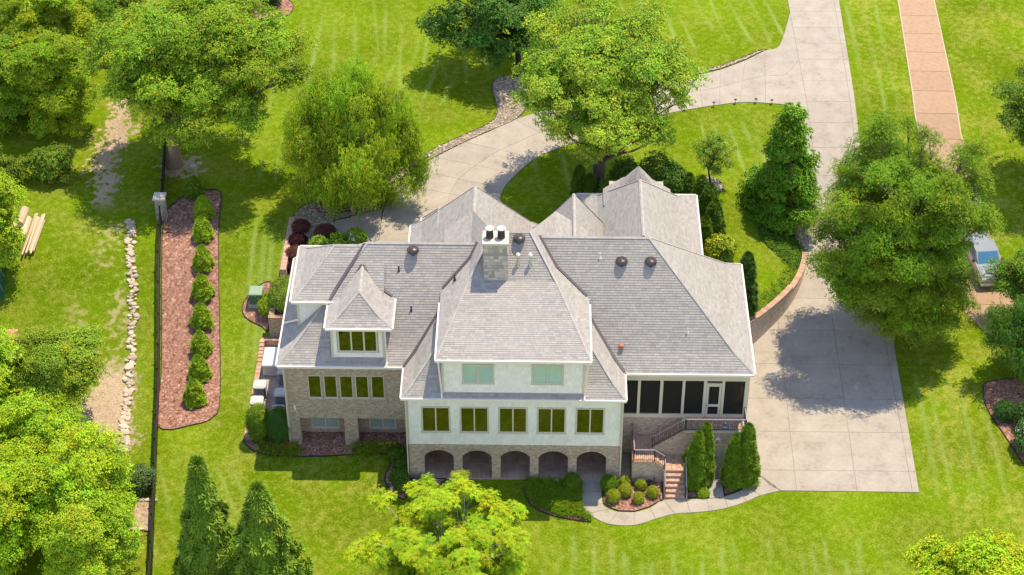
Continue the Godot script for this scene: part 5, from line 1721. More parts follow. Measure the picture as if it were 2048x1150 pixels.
# ---------------------------------------------------------------- fence, stones, neighbour's things
func build_fence() -> void:
	rng.seed = 53
	var runs := [[[Vector2(-28.6, -38.0), Vector2(-28.2, -34.6), Vector2(-27.1, -25.4)], "black iron fence running uphill from the stone pillar past the thick trunk"], [[Vector2(-26.95, -24.1), Vector2(-26.7, -22.0), Vector2(-25.4, -11.5), Vector2(-22.9, 7.5), Vector2(-22.4, 11.5)], "long black iron fence running downhill from the stone pillar beside the mulch bed"]]
	for r in runs:
		var t := thing("iron_fence", r[1], "fence", gp(r[0][0].x, r[0][0].y), "black iron fences")
		var o := t.position
		var rails := MB.new()
		var pick := MB.new()
		for i in r[0].size() - 1:
			var a: Vector2 = r[0][i]
			var b: Vector2 = r[0][i + 1]
			var n: int = maxi(1, int(a.distance_to(b) / 2.2))
			for k in n:
				var p := a.lerp(b, float(k) / n)
				var q := a.lerp(b, float(k + 1) / n)
				var P := gp(p.x, p.y) - o
				var Q := gp(q.x, q.y) - o
				var post := MB.new()
				post.bb(-0.045, 0.045, -0.1, 1.55, -0.045, 0.045)
				post.cbox(Vector3(0, 1.58, 0), Vector3(0.13, 0.08, 0.13), 0.03)
				var pn := piece(t, "post", post, M.black_metal)
				pn.position = P
				for h in [0.15, 1.15, 1.38]: rails.beam(P + Vector3(0, h, 0), Q + Vector3(0, h, 0), 0.07, 0.07)
				var m := 26
				for j in range(1, m):
					var c := P.lerp(Q, float(j) / m)
					pick.box(c + Vector3(0, 0.75, 0), Vector3(0.045, 1.42, 0.045))
		piece(t, "rails", rails, M.black_metal)
		piece(t, "pickets", pick, M.black_metal, "stuff")
	# stone pillar
	var s := thing("stone_pillar", "square grey stone pillar with a flat cap between the iron fences", "pillar", gp(-26.98, -24.7))
	var core := MB.new()
	core.bb(-0.32, 0.32, -0.2, 2.0, -0.32, 0.32)
	piece(s, "core", core, M.mortar)
	for row in 8:
		for side in 4:
			var u := -0.36
			while u < 0.34:
				var w := minf(rng.randf_range(0.2, 0.42), 0.36 - u)
				var mb := MB.new()
				var k := rng.randf_range(0.28, 0.45)
				var bs := Basis(Vector3.UP, side * PI / 2)
				mb.obox(bs * Vector3(u + w / 2, row * 0.25 + 0.12, 0.33), bs * Vector3(w / 2 - 0.008, 0, 0), Vector3(0, 0.115, 0), bs * Vector3(0, 0, rng.randf_range(0.03, 0.05)), Color(k, k * 0.94, k * 0.86))
				piece(s, "stone", mb, M.stone)
				u += w
	var cap := MB.new()
	cap.cbox(Vector3(0, 2.08, 0), Vector3(0.92, 0.15, 0.92), 0.03, Color(0.50, 0.47, 0.42))
	piece(s, "cap", cap, M.stone)
	# limestone row
	var line := smooth_poly(V2([-29.3, -24.2, -28.7, -20.5, -27.9, -15.8, -27.4, -10.4, -26.9, -6.0, -26.5, -2.2]), false, 8)
	var row := thing("stone_border", "long row of pale limestone rocks edging the neighbour's grass", "stone border", gp(-29.3, -24.2))
	var rocks := []
	for k in 6: rocks.append(rock_mesh(100 + k, 1))
	for k in 240:
		var f := k / 240.0 * (line.size() - 1)
		var p := line[int(f)].lerp(line[mini(int(f) + 1, line.size() - 1)], f - int(f)) + Vector2(rng.randf_range(-0.3, 0.3), rng.randf_range(-0.15, 0.15))
		var sz := rng.randf_range(0.07, 0.2) * (1.7 if rng.randf() < 0.07 else 1.0)
		var o := piece(row, "stone", rocks[k % 6], _stone_tone(rng.randi() % 4))
		o.transform = Transform3D(Basis(Vector3.UP, rng.randf() * TAU).scaled(Vector3(sz * 1.2, sz * 0.85, sz)), gp(p.x, p.y, 0.06) - row.position)
	# edging rocks of the framed patch
	for q in [[2.45, "line of three flat rocks framing the grit patch by the fence, upper edge"], [5.1, "line of flat rocks framing the grit patch by the fence, lower edge"]]:
		var t := thing("stone_border", q[1], "stone border", gp(-24.3, q[0]))
		for k in 4:
			var o := piece(t, "stone", rocks[k], _stone_tone(k))
			o.transform = Transform3D(Basis(Vector3.UP, 0.2).scaled(Vector3(0.26, 0.16, 0.14)), Vector3(-0.55 + k * 0.4, 0.06, rng.randf_range(-0.04, 0.04)))
	# loose rocks in the planting in front of the arcade
	for q in [[2.9, 0.35, 0.3], [3.35, 0.4, 0.24], [-8.05, 1.1, 0.16], [-25.6, -31.4, 0.3], [-25.2, -31.9, 0.22]]:
		var r := thing("rock", ["larger pale rock in the ground cover before the arcade", "smaller pale rock in the ground cover before the arcade", "small pale rock at the bed edge near the locust crown", "larger pale rock at the foot of the thick trunk by the fence", "smaller pale rock at the foot of the thick trunk by the fence"][[2.9, 3.35, -8.05, -25.6, -25.2].find(q[0])], "rock", gp(q[0], q[1]), "loose pale rocks")
		var o := piece(r, "stone", rocks[rng.randi() % 6], _stone_tone(0))
		o.transform = Transform3D(Basis(Vector3.UP, rng.randf() * TAU).scaled(Vector3(q[2], q[2] * 0.8, q[2] * 0.8)), Vector3(0, q[2] * 0.4, 0))
	# log pile
	var logs := thing("log_pile", "pile of pale logs and poles beside the green netting", "log pile", gp(-37.2, -22.5))
	var tones := [Color(0.50, 0.38, 0.26), Color(0.60, 0.48, 0.34), Color(0.42, 0.32, 0.22)]
	for k in 12:
		var l := MB.new()
		var thick := 0.34 if k < 5 else 0.09
		var x := -0.8 + (k % 5) * 0.24 + (1.0 if k >= 5 else 0.0) if k < 5 else 0.5 + (k - 5) * 0.14
		var ln := rng.randf_range(0.5, 1.1) if k < 5 else rng.randf_range(1.8, 2.6)
		var y := thick + (0.45 if k in [1, 3] else 0.0)
		var zz := rng.randf_range(-1.2, 1.4) if k < 5 else rng.randf_range(-0.4, 0.2)
		l.tube([Vector3(x, y, zz - ln), Vector3(x + rng.randf_range(-0.1, 0.1), y, zz + ln)], [thick, thick * 0.9], 9, tones[k % 3])
		piece(logs, "log", l, M.bark)
	# brick pallet and sheet
	var pal := thing("brick_pallet", "stacked orange bricks on a pallet on the neighbour's grass", "brick pallet", gp(-36.6, -13.3))
	var pm := MB.new()
	for k in 5: pm.bb(-0.75, 0.75, 0.08, 0.11, -0.6 + k * 0.27, -0.48 + k * 0.27, Color(0.4, 0.3, 0.2))
	for k in 3: pm.bb(-0.75 + k * 0.69, -0.63 + k * 0.69, 0.0, 0.08, -0.6, 0.6, Color(0.4, 0.3, 0.2))
	piece(pal, "pallet", pm, M.plain)
	for i in 6:
		for j in 5:
			for h in 2:
				var bm := MB.new()
				bm.box(Vector3(-0.62 + i * 0.235 + rng.randf_range(-0.015, 0.015), 0.17 + h * 0.12, -0.44 + j * 0.215), Vector3(0.22, 0.11, 0.2), [Color(0.48, 0.22, 0.12), Color(0.55, 0.3, 0.18), Color(0.42, 0.2, 0.12)][rng.randi() % 3])
				piece(pal, "brick", bm, M.brick)
	var pal2 := thing("sheeted_pallet", "pallet under a pale plastic sheet beside the orange bricks", "pallet", gp(-36.6, -11.7))
	pm = MB.new()
	for k in 5: pm.bb(-0.75, 0.75, 0.0, 0.1, -0.6 + k * 0.27, -0.45 + k * 0.27, Color(0.35, 0.27, 0.2))
	piece(pal2, "pallet", pm, M.plain)
	pm = MB.new()
	var g := 8
	var nz := noise(0.35, 9)
	for i in g:
		for j in g:
			var q := []
			for c in [[0, 1], [1, 1], [1, 0], [0, 0]]:
				var x = -0.8 + 1.6 * (i + c[0]) / g
				var z = -0.68 + 1.36 * (j + c[1]) / g
				var edge := 1.0 - smoothstep(0.55, 0.8, maxf(absf(x), absf(z) * 1.15))
				q.append(Vector3(x, 0.08 + edge * 0.35 + nz.get_noise_2d(x * 8, z * 8) * 0.06, z))
			pm.quad(q[0], q[1], q[2], q[3], Color(0.62, 0.62, 0.6))
	piece(pal2, "sheet", pm, M.gloss)
	# green netting enclosure
	var net := thing("netting_enclosure", "dark green netting over a bowed frame at the neighbour's yard edge", "netting", gp(-39.2, -17.0))
	var nm := MB.new()
	for i in 12:
		for j in 8:
			var q := []
			for c in [[0, 1], [1, 1], [1, 0], [0, 0]]:
				var u = (i + c[0]) / 12.0
				var v = (j + c[1]) / 8.0
				q.append(Vector3(-1.2 + 2.4 * v + 0.5 * sin(u * PI), 1.3 * sqrt(maxf(0.0, 1.0 - pow(absf(v * 2 - 1), 3.0))), 2.8 - 5.6 * u + 0.0))
			nm.quad(q[3], q[2], q[1], q[0], Color(0.02, 0.13, 0.075))
	piece(net, "netting", nm, M.gloss)
	nm = MB.new()
	for k in 5:
		var u := k / 4.0
		var arc := []
		var rr := []
		for j in 9:
			var v := j / 8.0
			arc.append(Vector3(-1.2 + 2.4 * v + 0.5 * sin(u * PI), 1.32 * sqrt(maxf(0.0, 1.0 - pow(absf(v * 2 - 1), 3.0))) + 0.02, 2.8 - 5.6 * u))
			rr.append(0.025)
		nm.tube(arc, rr, 5, Color(0.35, 0.4, 0.38))
	piece(net, "hoops", nm, M.gloss)

func _stone_tone(k: int) -> Material:
	var n := "limestone_%d" % k
	if not M.has(n): mat(n, [Color(0.52, 0.43, 0.33), Color(0.45, 0.37, 0.28), Color(0.58, 0.49, 0.39), Color(0.38, 0.31, 0.24)][k], 0.95, 0.0, 0.3)
	return M[n]

# ---------------------------------------------------------------- pickup and small lamps
func build_truck() -> void:
	var t := thing("pickup_truck", "silver-grey pickup truck parked on the brown drive under the tree", "pickup truck", gp(35.15, -23.6, 0.05), "", 0.12)
	# side profile in the z-y plane (front towards +z), extruded across x
	var col := Color.WHITE
	var body := MB.new()
	var prof := PV([-2.85, 0.45, 2.75, 0.45, 2.85, 0.6, 2.85, 1.0, 2.7, 1.16, 1.3, 1.24, -2.85, 1.24])
	body.prism(prof, Vector3(1.0, 0, 0), Vector3(0, 0, 1), Vector3.UP, Vector3(-2.0, 0, 0))
	piece(t, "body", body, M.car_paint)
	var hood := MB.new()
	hood.bb(-0.5, 0.5, 1.18, 1.27, 1.35, 2.5)
	hood.bb(-0.92, -0.72, 1.16, 1.24, 1.3, 2.65); hood.bb(0.72, 0.92, 1.16, 1.24, 1.3, 2.65)
	piece(t, "hood", hood, M.car_paint)
	var cab := MB.new()
	cab.prism(PV([-0.95, 1.24, 1.35, 1.24, 0.62, 1.9, -0.75, 1.92]), Vector3(0.86, 0, 0), Vector3(0, 0, 1), Vector3.UP, Vector3(-1.72, 0, 0))
	piece(t, "cab", cab, M.car_paint)
	var ws := MB.new()
	ws.quad(Vector3(-0.8, 1.28, 1.325), Vector3(0.8, 1.28, 1.325), Vector3(0.72, 1.87, 0.672), Vector3(-0.72, 1.87, 0.672), Color(0.7, 0.95, 1.0))
	piece(t, "windscreen", ws, mat("windscreen", Color(0.28, 0.42, 0.45), 0.05, 0.9))
	for s in [-1.0, 1.0]:
		var sw := MB.new()
		sw.bb(s * 0.86 - 0.006, s * 0.86 + 0.006, 1.34, 1.84, -0.6, 0.55, Color(0.1, 0.12, 0.13))
		piece(t, "side_window", sw, M.gloss)
		var mr := MB.new()
		mr.box(Vector3(s * 1.12, 1.36, 1.0), Vector3(0.22, 0.2, 0.12), Color(0.04, 0.04, 0.05))
		piece(t, "mirror", mr, M.gloss)
		var hl := MB.new()
		hl.bb(s * 0.78 - 0.16, s * 0.78 + 0.16, 0.82, 1.02, 2.8, 2.87, Color(0.75, 0.78, 0.8))
		piece(t, "headlight", hl, M.gloss)
		for z in [1.9, -1.8]:
			var w := node(t, "wheel")
			w.position = Vector3(s * 0.88, 0.38, z)
			w.rotation.z = PI / 2
			var ty := MB.new()
			ty.lathe(Vector3.ZERO, [Vector2(0.2, -0.13), Vector2(0.36, -0.13), Vector2(0.39, -0.08), Vector2(0.39, 0.08), Vector2(0.36, 0.13), Vector2(0.2, 0.13)], 22, Color(0.025, 0.025, 0.025))
			piece(w, "tyre", ty, M.plain)
			var rm := MB.new()
			rm.lathe(Vector3.ZERO, [Vector2(0.0, -0.1), Vector2(0.24, -0.12), Vector2(0.24, 0.12), Vector2(0.0, 0.1)], 16, Color(0.5, 0.5, 0.52))
			piece(w, "rim", rm, M.gloss)
	var gr := MB.new()
	for k in 4: gr.bb(-0.6, 0.6, 0.72 + k * 0.09, 0.77 + k * 0.09, 2.84, 2.88, Color(0.6, 0.62, 0.65))
	gr.bb(-0.6, 0.6, 0.7, 1.06, 2.82, 2.852, Color(0.03, 0.03, 0.035))
	piece(t, "grille", gr, M.gloss)
	var bp := MB.new()
	bp.bb(-1.0, 1.0, 0.42, 0.64, 2.8, 2.98, Color(0.55, 0.57, 0.6))
	piece(t, "bumper", bp, M.gloss)

func build_path_lamps() -> void:
	for q in [[13.4, -40.25], [15.8, -40.85], [17.6, -41.35], [19.3, -41.5], [20.6, -41.4], [22.0, -41.05]]:
		var t := thing("path_lamp", "small dark path lamp on the drive edge, %s from the fork" % ["sixth", "fifth", "fourth", "third", "second", "first"][[13.4, 15.8, 17.6, 19.3, 20.6, 22.0].find(q[0])], "path lamp", gp(q[0], q[1]), "path lamps along the drive")
		var mb := MB.new()
		mb.tube([Vector3(0, 0, 0), Vector3(0, 0.4, 0)], [0.02, 0.02], 6, Color(0.04, 0.04, 0.04))
		piece(t, "stake", mb, M.gloss)
		mb = MB.new()
		mb.lathe(Vector3.ZERO, [Vector2(0.05, 0.36), Vector2(0.14, 0.4), Vector2(0.04, 0.48), Vector2(0, 0.49)], 12, Color(0.05, 0.045, 0.04))
		piece(t, "shade", mb, M.gloss)

# ---------------------------------------------------------------- leaves
var sprays := {}

func leaf(mb: MB, base: Vector3, dir: Vector3, nrm: Vector3, L: float, W: float, col: Color, fold := 0.18) -> void:
	var d := dir.normalized()
	var s := d.cross(nrm).normalized()
	var n := s.cross(d).normalized()
	var mid := base + d * L * 0.45
	var tip := base + d * L - n * L * 0.14
	var l := mid + s * W / 2 + n * W * fold
	var r := mid - s * W / 2 + n * W * fold
	mb.tri(base, r, tip, col)
	mb.tri(base, tip, l, col)

func tint_var(k: float) -> Color:
	var g := rng.randf_range(1.0 - k, 1.0 + k)
	return Color(g * rng.randf_range(0.92, 1.1), g, g * rng.randf_range(0.85, 1.1))

func make_sprays() -> void:
	rng.seed = 61
	for kind in ["broad", "fine", "droop", "frond", "scale", "strap"]:
		var set_ := []
		for v in 3:
			var mb := MB.new()
			match kind:
				"broad":
					for i in 10:
						var a := rng.randf() * TAU
						var p := Vector3(cos(a), 0, sin(a)) * rng.randf_range(0.05, 0.3) + Vector3(0, rng.randf_range(-0.1, 0.12), 0)
						var nrm := (Vector3.UP + Vector3(rng.randf_range(-0.8, 0.8), 0, rng.randf_range(-0.8, 0.8))).normalized()
						leaf(mb, p, Vector3(cos(a), rng.randf_range(-0.7, 0.15), sin(a)), nrm, rng.randf_range(0.19, 0.28), rng.randf_range(0.14, 0.19), tint_var(0.22))
				"fine":
					for i in 16:
						var a := rng.randf() * TAU
						var p := Vector3(cos(a), 0, sin(a)) * rng.randf_range(0.03, 0.3) + Vector3(0, rng.randf_range(-0.12, 0.12), 0)
						var nrm := (Vector3.UP + Vector3(rng.randf_range(-0.9, 0.9), 0, rng.randf_range(-0.9, 0.9))).normalized()
						leaf(mb, p, Vector3(cos(a), rng.randf_range(-0.5, 0.4), sin(a)), nrm, rng.randf_range(0.11, 0.17), rng.randf_range(0.07, 0.1), tint_var(0.25))
				"droop":
					for st in 3:
						var a := rng.randf() * TAU
						var o := Vector3(cos(a), 0, sin(a)) * 0.12
						for i in 9:
							var t := i / 8.0
							var p := o + Vector3(cos(a), 0, sin(a)) * 0.22 * t + Vector3(0, 0.15 - 0.95 * t * t - 0.1 * t, 0)
							var b := rng.randf() * TAU
							leaf(mb, p, Vector3(cos(b) * 0.8, -0.7, sin(b) * 0.8), Vector3(cos(b) * 0.5, 1, sin(b) * 0.5), rng.randf_range(0.13, 0.18), 0.08, tint_var(0.25))
				"frond":
					for i in 7:
						var a := rng.randf() * TAU
						var up := rng.randf_range(0.1, 0.9)
						for k in 5:
							var t := k / 5.0
							var p := Vector3(cos(a), 0, sin(a)) * 0.42 * t + Vector3(0, up * 0.35 * t - 0.22 * t * t, 0)
							for s in [-1, 1]:
								leaf(mb, p, Vector3(cos(a + s * 1.0), 0.1, sin(a + s * 1.0)), Vector3.UP + Vector3(rng.randf_range(-.5, .5), 0, rng.randf_range(-.5, .5)), 0.12, 0.055, tint_var(0.2), 0.05)
				"scale":
					for i in 11:
						var a := rng.randf() * TAU
						var d := Vector3(cos(a) * 0.75, rng.randf_range(0.25, 1.0), sin(a) * 0.75).normalized()
						leaf(mb, d * 0.02, d, Vector3(-cos(a) * 0.4, 1, -sin(a) * 0.4), rng.randf_range(0.2, 0.32), rng.randf_range(0.05, 0.09), tint_var(0.25), 0.1)
				"strap":
					for i in 12:
						var a := rng.randf() * TAU
						var d := Vector3(cos(a) * 0.6, 1.0, sin(a) * 0.6).normalized()
						var p := d * 0.28
						leaf(mb, Vector3.ZERO, d, Vector3(-cos(a), 0.6, -sin(a)), 0.3, 0.035, tint_var(0.2), 0.1)
						leaf(mb, p, Vector3(cos(a), 0.1, sin(a)), Vector3.UP, 0.22, 0.03, tint_var(0.2), 0.1)
			set_.append(mb.mesh())
		sprays[kind] = set_

func put_sprays(parent: Node3D, called: String, kind: String, pts: Array, m: Material) -> void:
	# pts: [position, up, scale, colour]
	var xf := []
	var cols := []
	for i in pts.size():
		var q = pts[i]
		var up: Vector3 = q[1].normalized()
		var side := up.cross(Vector3(sin(i * 1.7), 0.2, cos(i * 1.7))).normalized()
		xf.append(Transform3D(Basis(side * q[2], up * q[2], side.cross(up) * q[2]).rotated(up, rng.randf() * TAU), q[0]))
		cols.append(q[3])
	if xf.size():
		var o := scatter(parent, called, sprays[kind][pts.size() % 3], m, xf, cols)
		o.set_meta("kind", "stuff")

func vary_tint(col: Color, k: float) -> Color:
	var g := rng.randf_range(1.0 - k, 1.0 + k)
	var y := rng.randf_range(-k, k) * 0.9
	return Color(col.r * g * (1.0 + y), col.g * g, col.b * g)

# ---------------------------------------------------------------- broadleaved trees
func tree(called: String, label: String, base: Vector3, centre: Vector3, R: Vector3, o: Dictionary) -> Node3D:
	rng.seed = o.get("seed", 1)
	var t := thing(called, label, "tree", base, o.get("group", ""))
	var c := centre - base
	var col: Color = o.col * 1.12
	var kind: String = o.get("kind", "broad")
	var bark: Color = o.get("bark", Color(0.16, 0.125, 0.10))
	var r0: float = o.get("trunk", 0.35)
	var clumps := []
	var n: int = o.get("clumps", 110)
	var cr: float = o.get("clump", 1.25)
	var nz := noise(0.8, o.get("seed", 1), FastNoiseLite.TYPE_SIMPLEX_SMOOTH, 2)
	var rough: float = o.get("rough", 0.34)
	var cone: float = o.get("cone", 0.0)
	var tries := 0
	while clumps.size() < n and tries < n * 40:
		tries += 1
		var d := Vector3(rng.randfn(), rng.randfn(), rng.randfn()).normalized()
		var f := pow(rng.randf(), 0.33) * (0.95 + rough * nz.get_noise_3dv(d * 1.25) + 0.18 * nz.get_noise_3dv(d * 3.1))
		var p := d * f
		if p.y < o.get("floor", -0.92): continue
		if cone > 0.0:
			var v := pow(rng.randf(), 1.3)
			var a := rng.randf() * TAU
			var r := sqrt(rng.randf_range(0.2, 1.0)) * (1.0 - cone * v) * (0.9 + 0.3 * nz.get_noise_2d(a * 1.5, v * 5.0)) * smoothstep(-0.12, 0.08, v)
			p = Vector3(cos(a) * r, v * 2.0 - 1.0, sin(a) * r)
		var P := c + Vector3(p.x * maxf(0.1, R.x - cr * 0.6), p.y * maxf(0.1, R.y - cr * 0.5), p.z * maxf(0.1, R.z - cr * 0.6))
		if P.y < 0.5: continue
		var near := false
		for q in clumps:
			if q[0].distance_to(P) < cr * 0.6: near = true
		if near: continue
		clumps.append([P, cr * rng.randf_range(0.5, 1.35)])
	for q in o.get("skirt", []):
		clumps.append([Vector3(q[0], q[1], q[2]), cr * q[3]])
	# trunk and limbs
	var tm := MB.new()
	var lm := MB.new()
	var stems: int = o.get("stems", 1)
	var tops := []
	for s in stems:
		var a := TAU * s / stems + 0.7
		var sp := 0.0 if stems == 1 else 0.35
		var pts := []
		var rad := []
		var hh := c.y + R.y * 0.35
		for i in 9:
			var f := i / 8.0
			var w := Vector3(nz.get_noise_2d(f * 3 + s * 9, 1.0), 0, nz.get_noise_2d(f * 3 + s * 9, 7.0)) * 0.9 * f
			pts.append(Vector3(c.x * f * f, hh * f, c.z * f * f) + w + Vector3(cos(a), 0, sin(a)) * sp * (0.3 + f * 2.5))
			rad.append(r0 / sqrt(stems) * lerpf(1.0, 0.16, f) * (1.45 if i == 0 else 1.0))
		tm.tube(pts, rad, 10, bark)
		tops.append([pts, rad])
	for q in clumps:
		var st = tops[rng.randi() % stems]
		var P: Vector3 = q[0]
		var k := clampi(int((P.y * 0.62 / maxf(0.1, st[0][8].y)) * 8.0), 2, 7)
		var a: Vector3 = st[0][k]
		var mid := a.lerp(P, 0.55) + Vector3(0, -0.12 * a.distance_to(P) * 0.5, 0)
		var r: float = minf(st[1][k] * 0.5, 0.03 + 0.02 * a.distance_to(P))
		lm.tube([a, mid, P], [r, r * 0.55, 0.012], 5, bark * 1.1)
		for j in 3:
			var e: Vector3 = P + Vector3(rng.randf_range(-1, 1), rng.randf_range(-0.2, 0.8), rng.randf_range(-1, 1)) * q[1] * 0.8
			lm.tube([mid.lerp(P, 0.6), e], [r * 0.4, 0.008], 4, bark * 1.15, false)
	piece(t, "trunk", tm, M.bark)
	piece(t, "limbs", lm, M.bark)
	# leaves
	var pts := []
	var per: int = o.get("per", 55)
	var sc: float = o.get("size", 1.0)
	var droop := kind == "droop"
	for q in clumps:
		var cc = vary_tint(col, 0.16)
		var cnt := int(per * 2.0 * pow(q[1] / cr, 2.0))
		for i in cnt:
			var d := Vector3(rng.randfn(), rng.randfn() * 0.9 + 0.25, rng.randfn()).normalized()
			var f := pow(rng.randf(), 0.6) * rng.randf_range(0.85, 1.3)
			var p: Vector3 = q[0] + Vector3(d.x, d.y * (0.62 if not droop else 0.9), d.z) * q[1] * f
			if droop: p.y -= rng.randf() * 0.6
			if p.y < 0.15: p.y = 0.15 + rng.randf() * 0.3
			var out := (p - c)
			out.y *= 0.5
			var up := (Vector3.UP * 1.0 + d * 0.5 + out.normalized() * 0.35)
			if droop: up = Vector3.UP + Vector3(d.x, 0, d.z) * 0.25
			pts.append([p, up, sc * 0.66 * rng.randf_range(0.65, 1.35), vary_tint(cc, 0.24)])
	put_sprays(t, "crown", kind, pts, M.leaf)
	return t

# ---------------------------------------------------------------- conifers, arborvitae and shrubs
func conifer(called: String, label: String, category: String, base: Vector3, h: float, r: float, col: Color, n: int, sd: int, group := "", shape := 0.85, size := 1.0, tiers := 0.0) -> Node3D:
	rng.seed = sd
	var t := thing(called, label, category, base, group)
	var tm := MB.new()
	tm.tube([Vector3(0, -0.1, 0), Vector3(0, h * 0.5, 0), Vector3(0, h * 0.96, 0)], [r * 0.1 + 0.03, r * 0.06 + 0.02, 0.01], 7, Color(0.14, 0.10, 0.075))
	piece(t, "trunk", tm, M.bark)
	var pts := []
	var nz := noise(0.9, sd, FastNoiseLite.TYPE_SIMPLEX_SMOOTH, 2)
	for i in n:
		var f := pow(rng.randf(), 1.35)
		var a := rng.randf() * TAU
		var prof := pow(1.0 - f, shape) * smoothstep(-0.12, 0.1, f)
		var lump := 1.0 + 0.42 * nz.get_noise_3d(cos(a) * 1.8, f * h * 1.1 / maxf(r, 0.5), sin(a) * 1.8)
		if tiers > 0.0: lump *= 1.0 + 0.16 * sin(f * h * tiers + 2.0 * nz.get_noise_2d(a * 2.0, 3.0))
		var rr := r * prof * lump * sqrt(rng.randf_range(0.45, 1.0))
		var p := Vector3(cos(a) * rr, f * h * 0.97 + 0.05, sin(a) * rr)
		var up := Vector3(cos(a), 0.75, sin(a))
		pts.append([p, up, size * rng.randf_range(0.75, 1.25), vary_tint(col, 0.2)])
	put_sprays(t, "foliage", "scale", pts, M.needle)
	return t

func shrub(called: String, label: String, base: Vector3, R: Vector3, col: Color, n: int, sd: int, kind := "fine", group := "", size := 0.6, category := "shrub", col2 := Color(0, 0, 0, 0), mix := 0.0) -> Node3D:
	rng.seed = sd
	var t := thing(called, label, category, base, group)
	var tm := MB.new()
	for k in 5:
		var a := TAU * k / 5
		tm.tube([Vector3(0, -0.05, 0), Vector3(cos(a) * R.x * 0.3, R.y * 0.7, sin(a) * R.z * 0.3), Vector3(cos(a) * R.x * 0.65, R.y * 1.4, sin(a) * R.z * 0.65)], [0.03, 0.02, 0.006], 5, Color(0.15, 0.11, 0.08))
	piece(t, "stems", tm, M.bark)
	var pts := []
	var nz := noise(1.1, sd, FastNoiseLite.TYPE_SIMPLEX_SMOOTH, 2)
	for i in n:
		var d := Vector3(rng.randfn(), rng.randfn(), rng.randfn()).normalized()
		var f := pow(rng.randf(), 0.22) * (1.0 + 0.22 * nz.get_noise_3dv(d * 1.9))
		var p := Vector3(d.x * R.x, maxf(0.04, R.y + d.y * R.y), d.z * R.z) * Vector3(f, 1, f)
		p.y = maxf(0.04, R.y + d.y * R.y * f)
		var cc := col
		if mix > 0.0 and rng.randf() < mix: cc = col2
		pts.append([p, d + Vector3.UP * 0.5, size * rng.randf_range(0.7, 1.3), vary_tint(cc, 0.2)])
	put_sprays(t, "foliage", kind, pts, M.leaf)
	return t

func cover(called: String, label: String, poly: PackedVector2Array, h: float, per: float, col: Color, mode: int, kind: String, size: float, sd: int) -> void:
	rng.seed = sd
	var area := 0.0
	for i in poly.size(): area += poly[i].cross(poly[(i + 1) % poly.size()]) / 2
	var t := Node3D.new()
	t.name = numbered(called)
	add_child(t, true)
	t.set_meta("kind", "stuff")
	t.set_meta("label", label)
	t.set_meta("category", "ground cover")
	var pts := []
	for p in inside_points(poly, int(absf(area) * per)):
		pts.append([Vector3(p.x, h_of(mode, p.x, p.y) + rng.randf_range(0.02, h), p.y), Vector3.UP + Vector3(rng.randf_range(-.4, .4), 0, rng.randf_range(-.4, .4)), size * rng.randf_range(0.7, 1.3), vary_tint(col, 0.22)])
	put_sprays(t, "leaves", kind, pts, M.leaf)

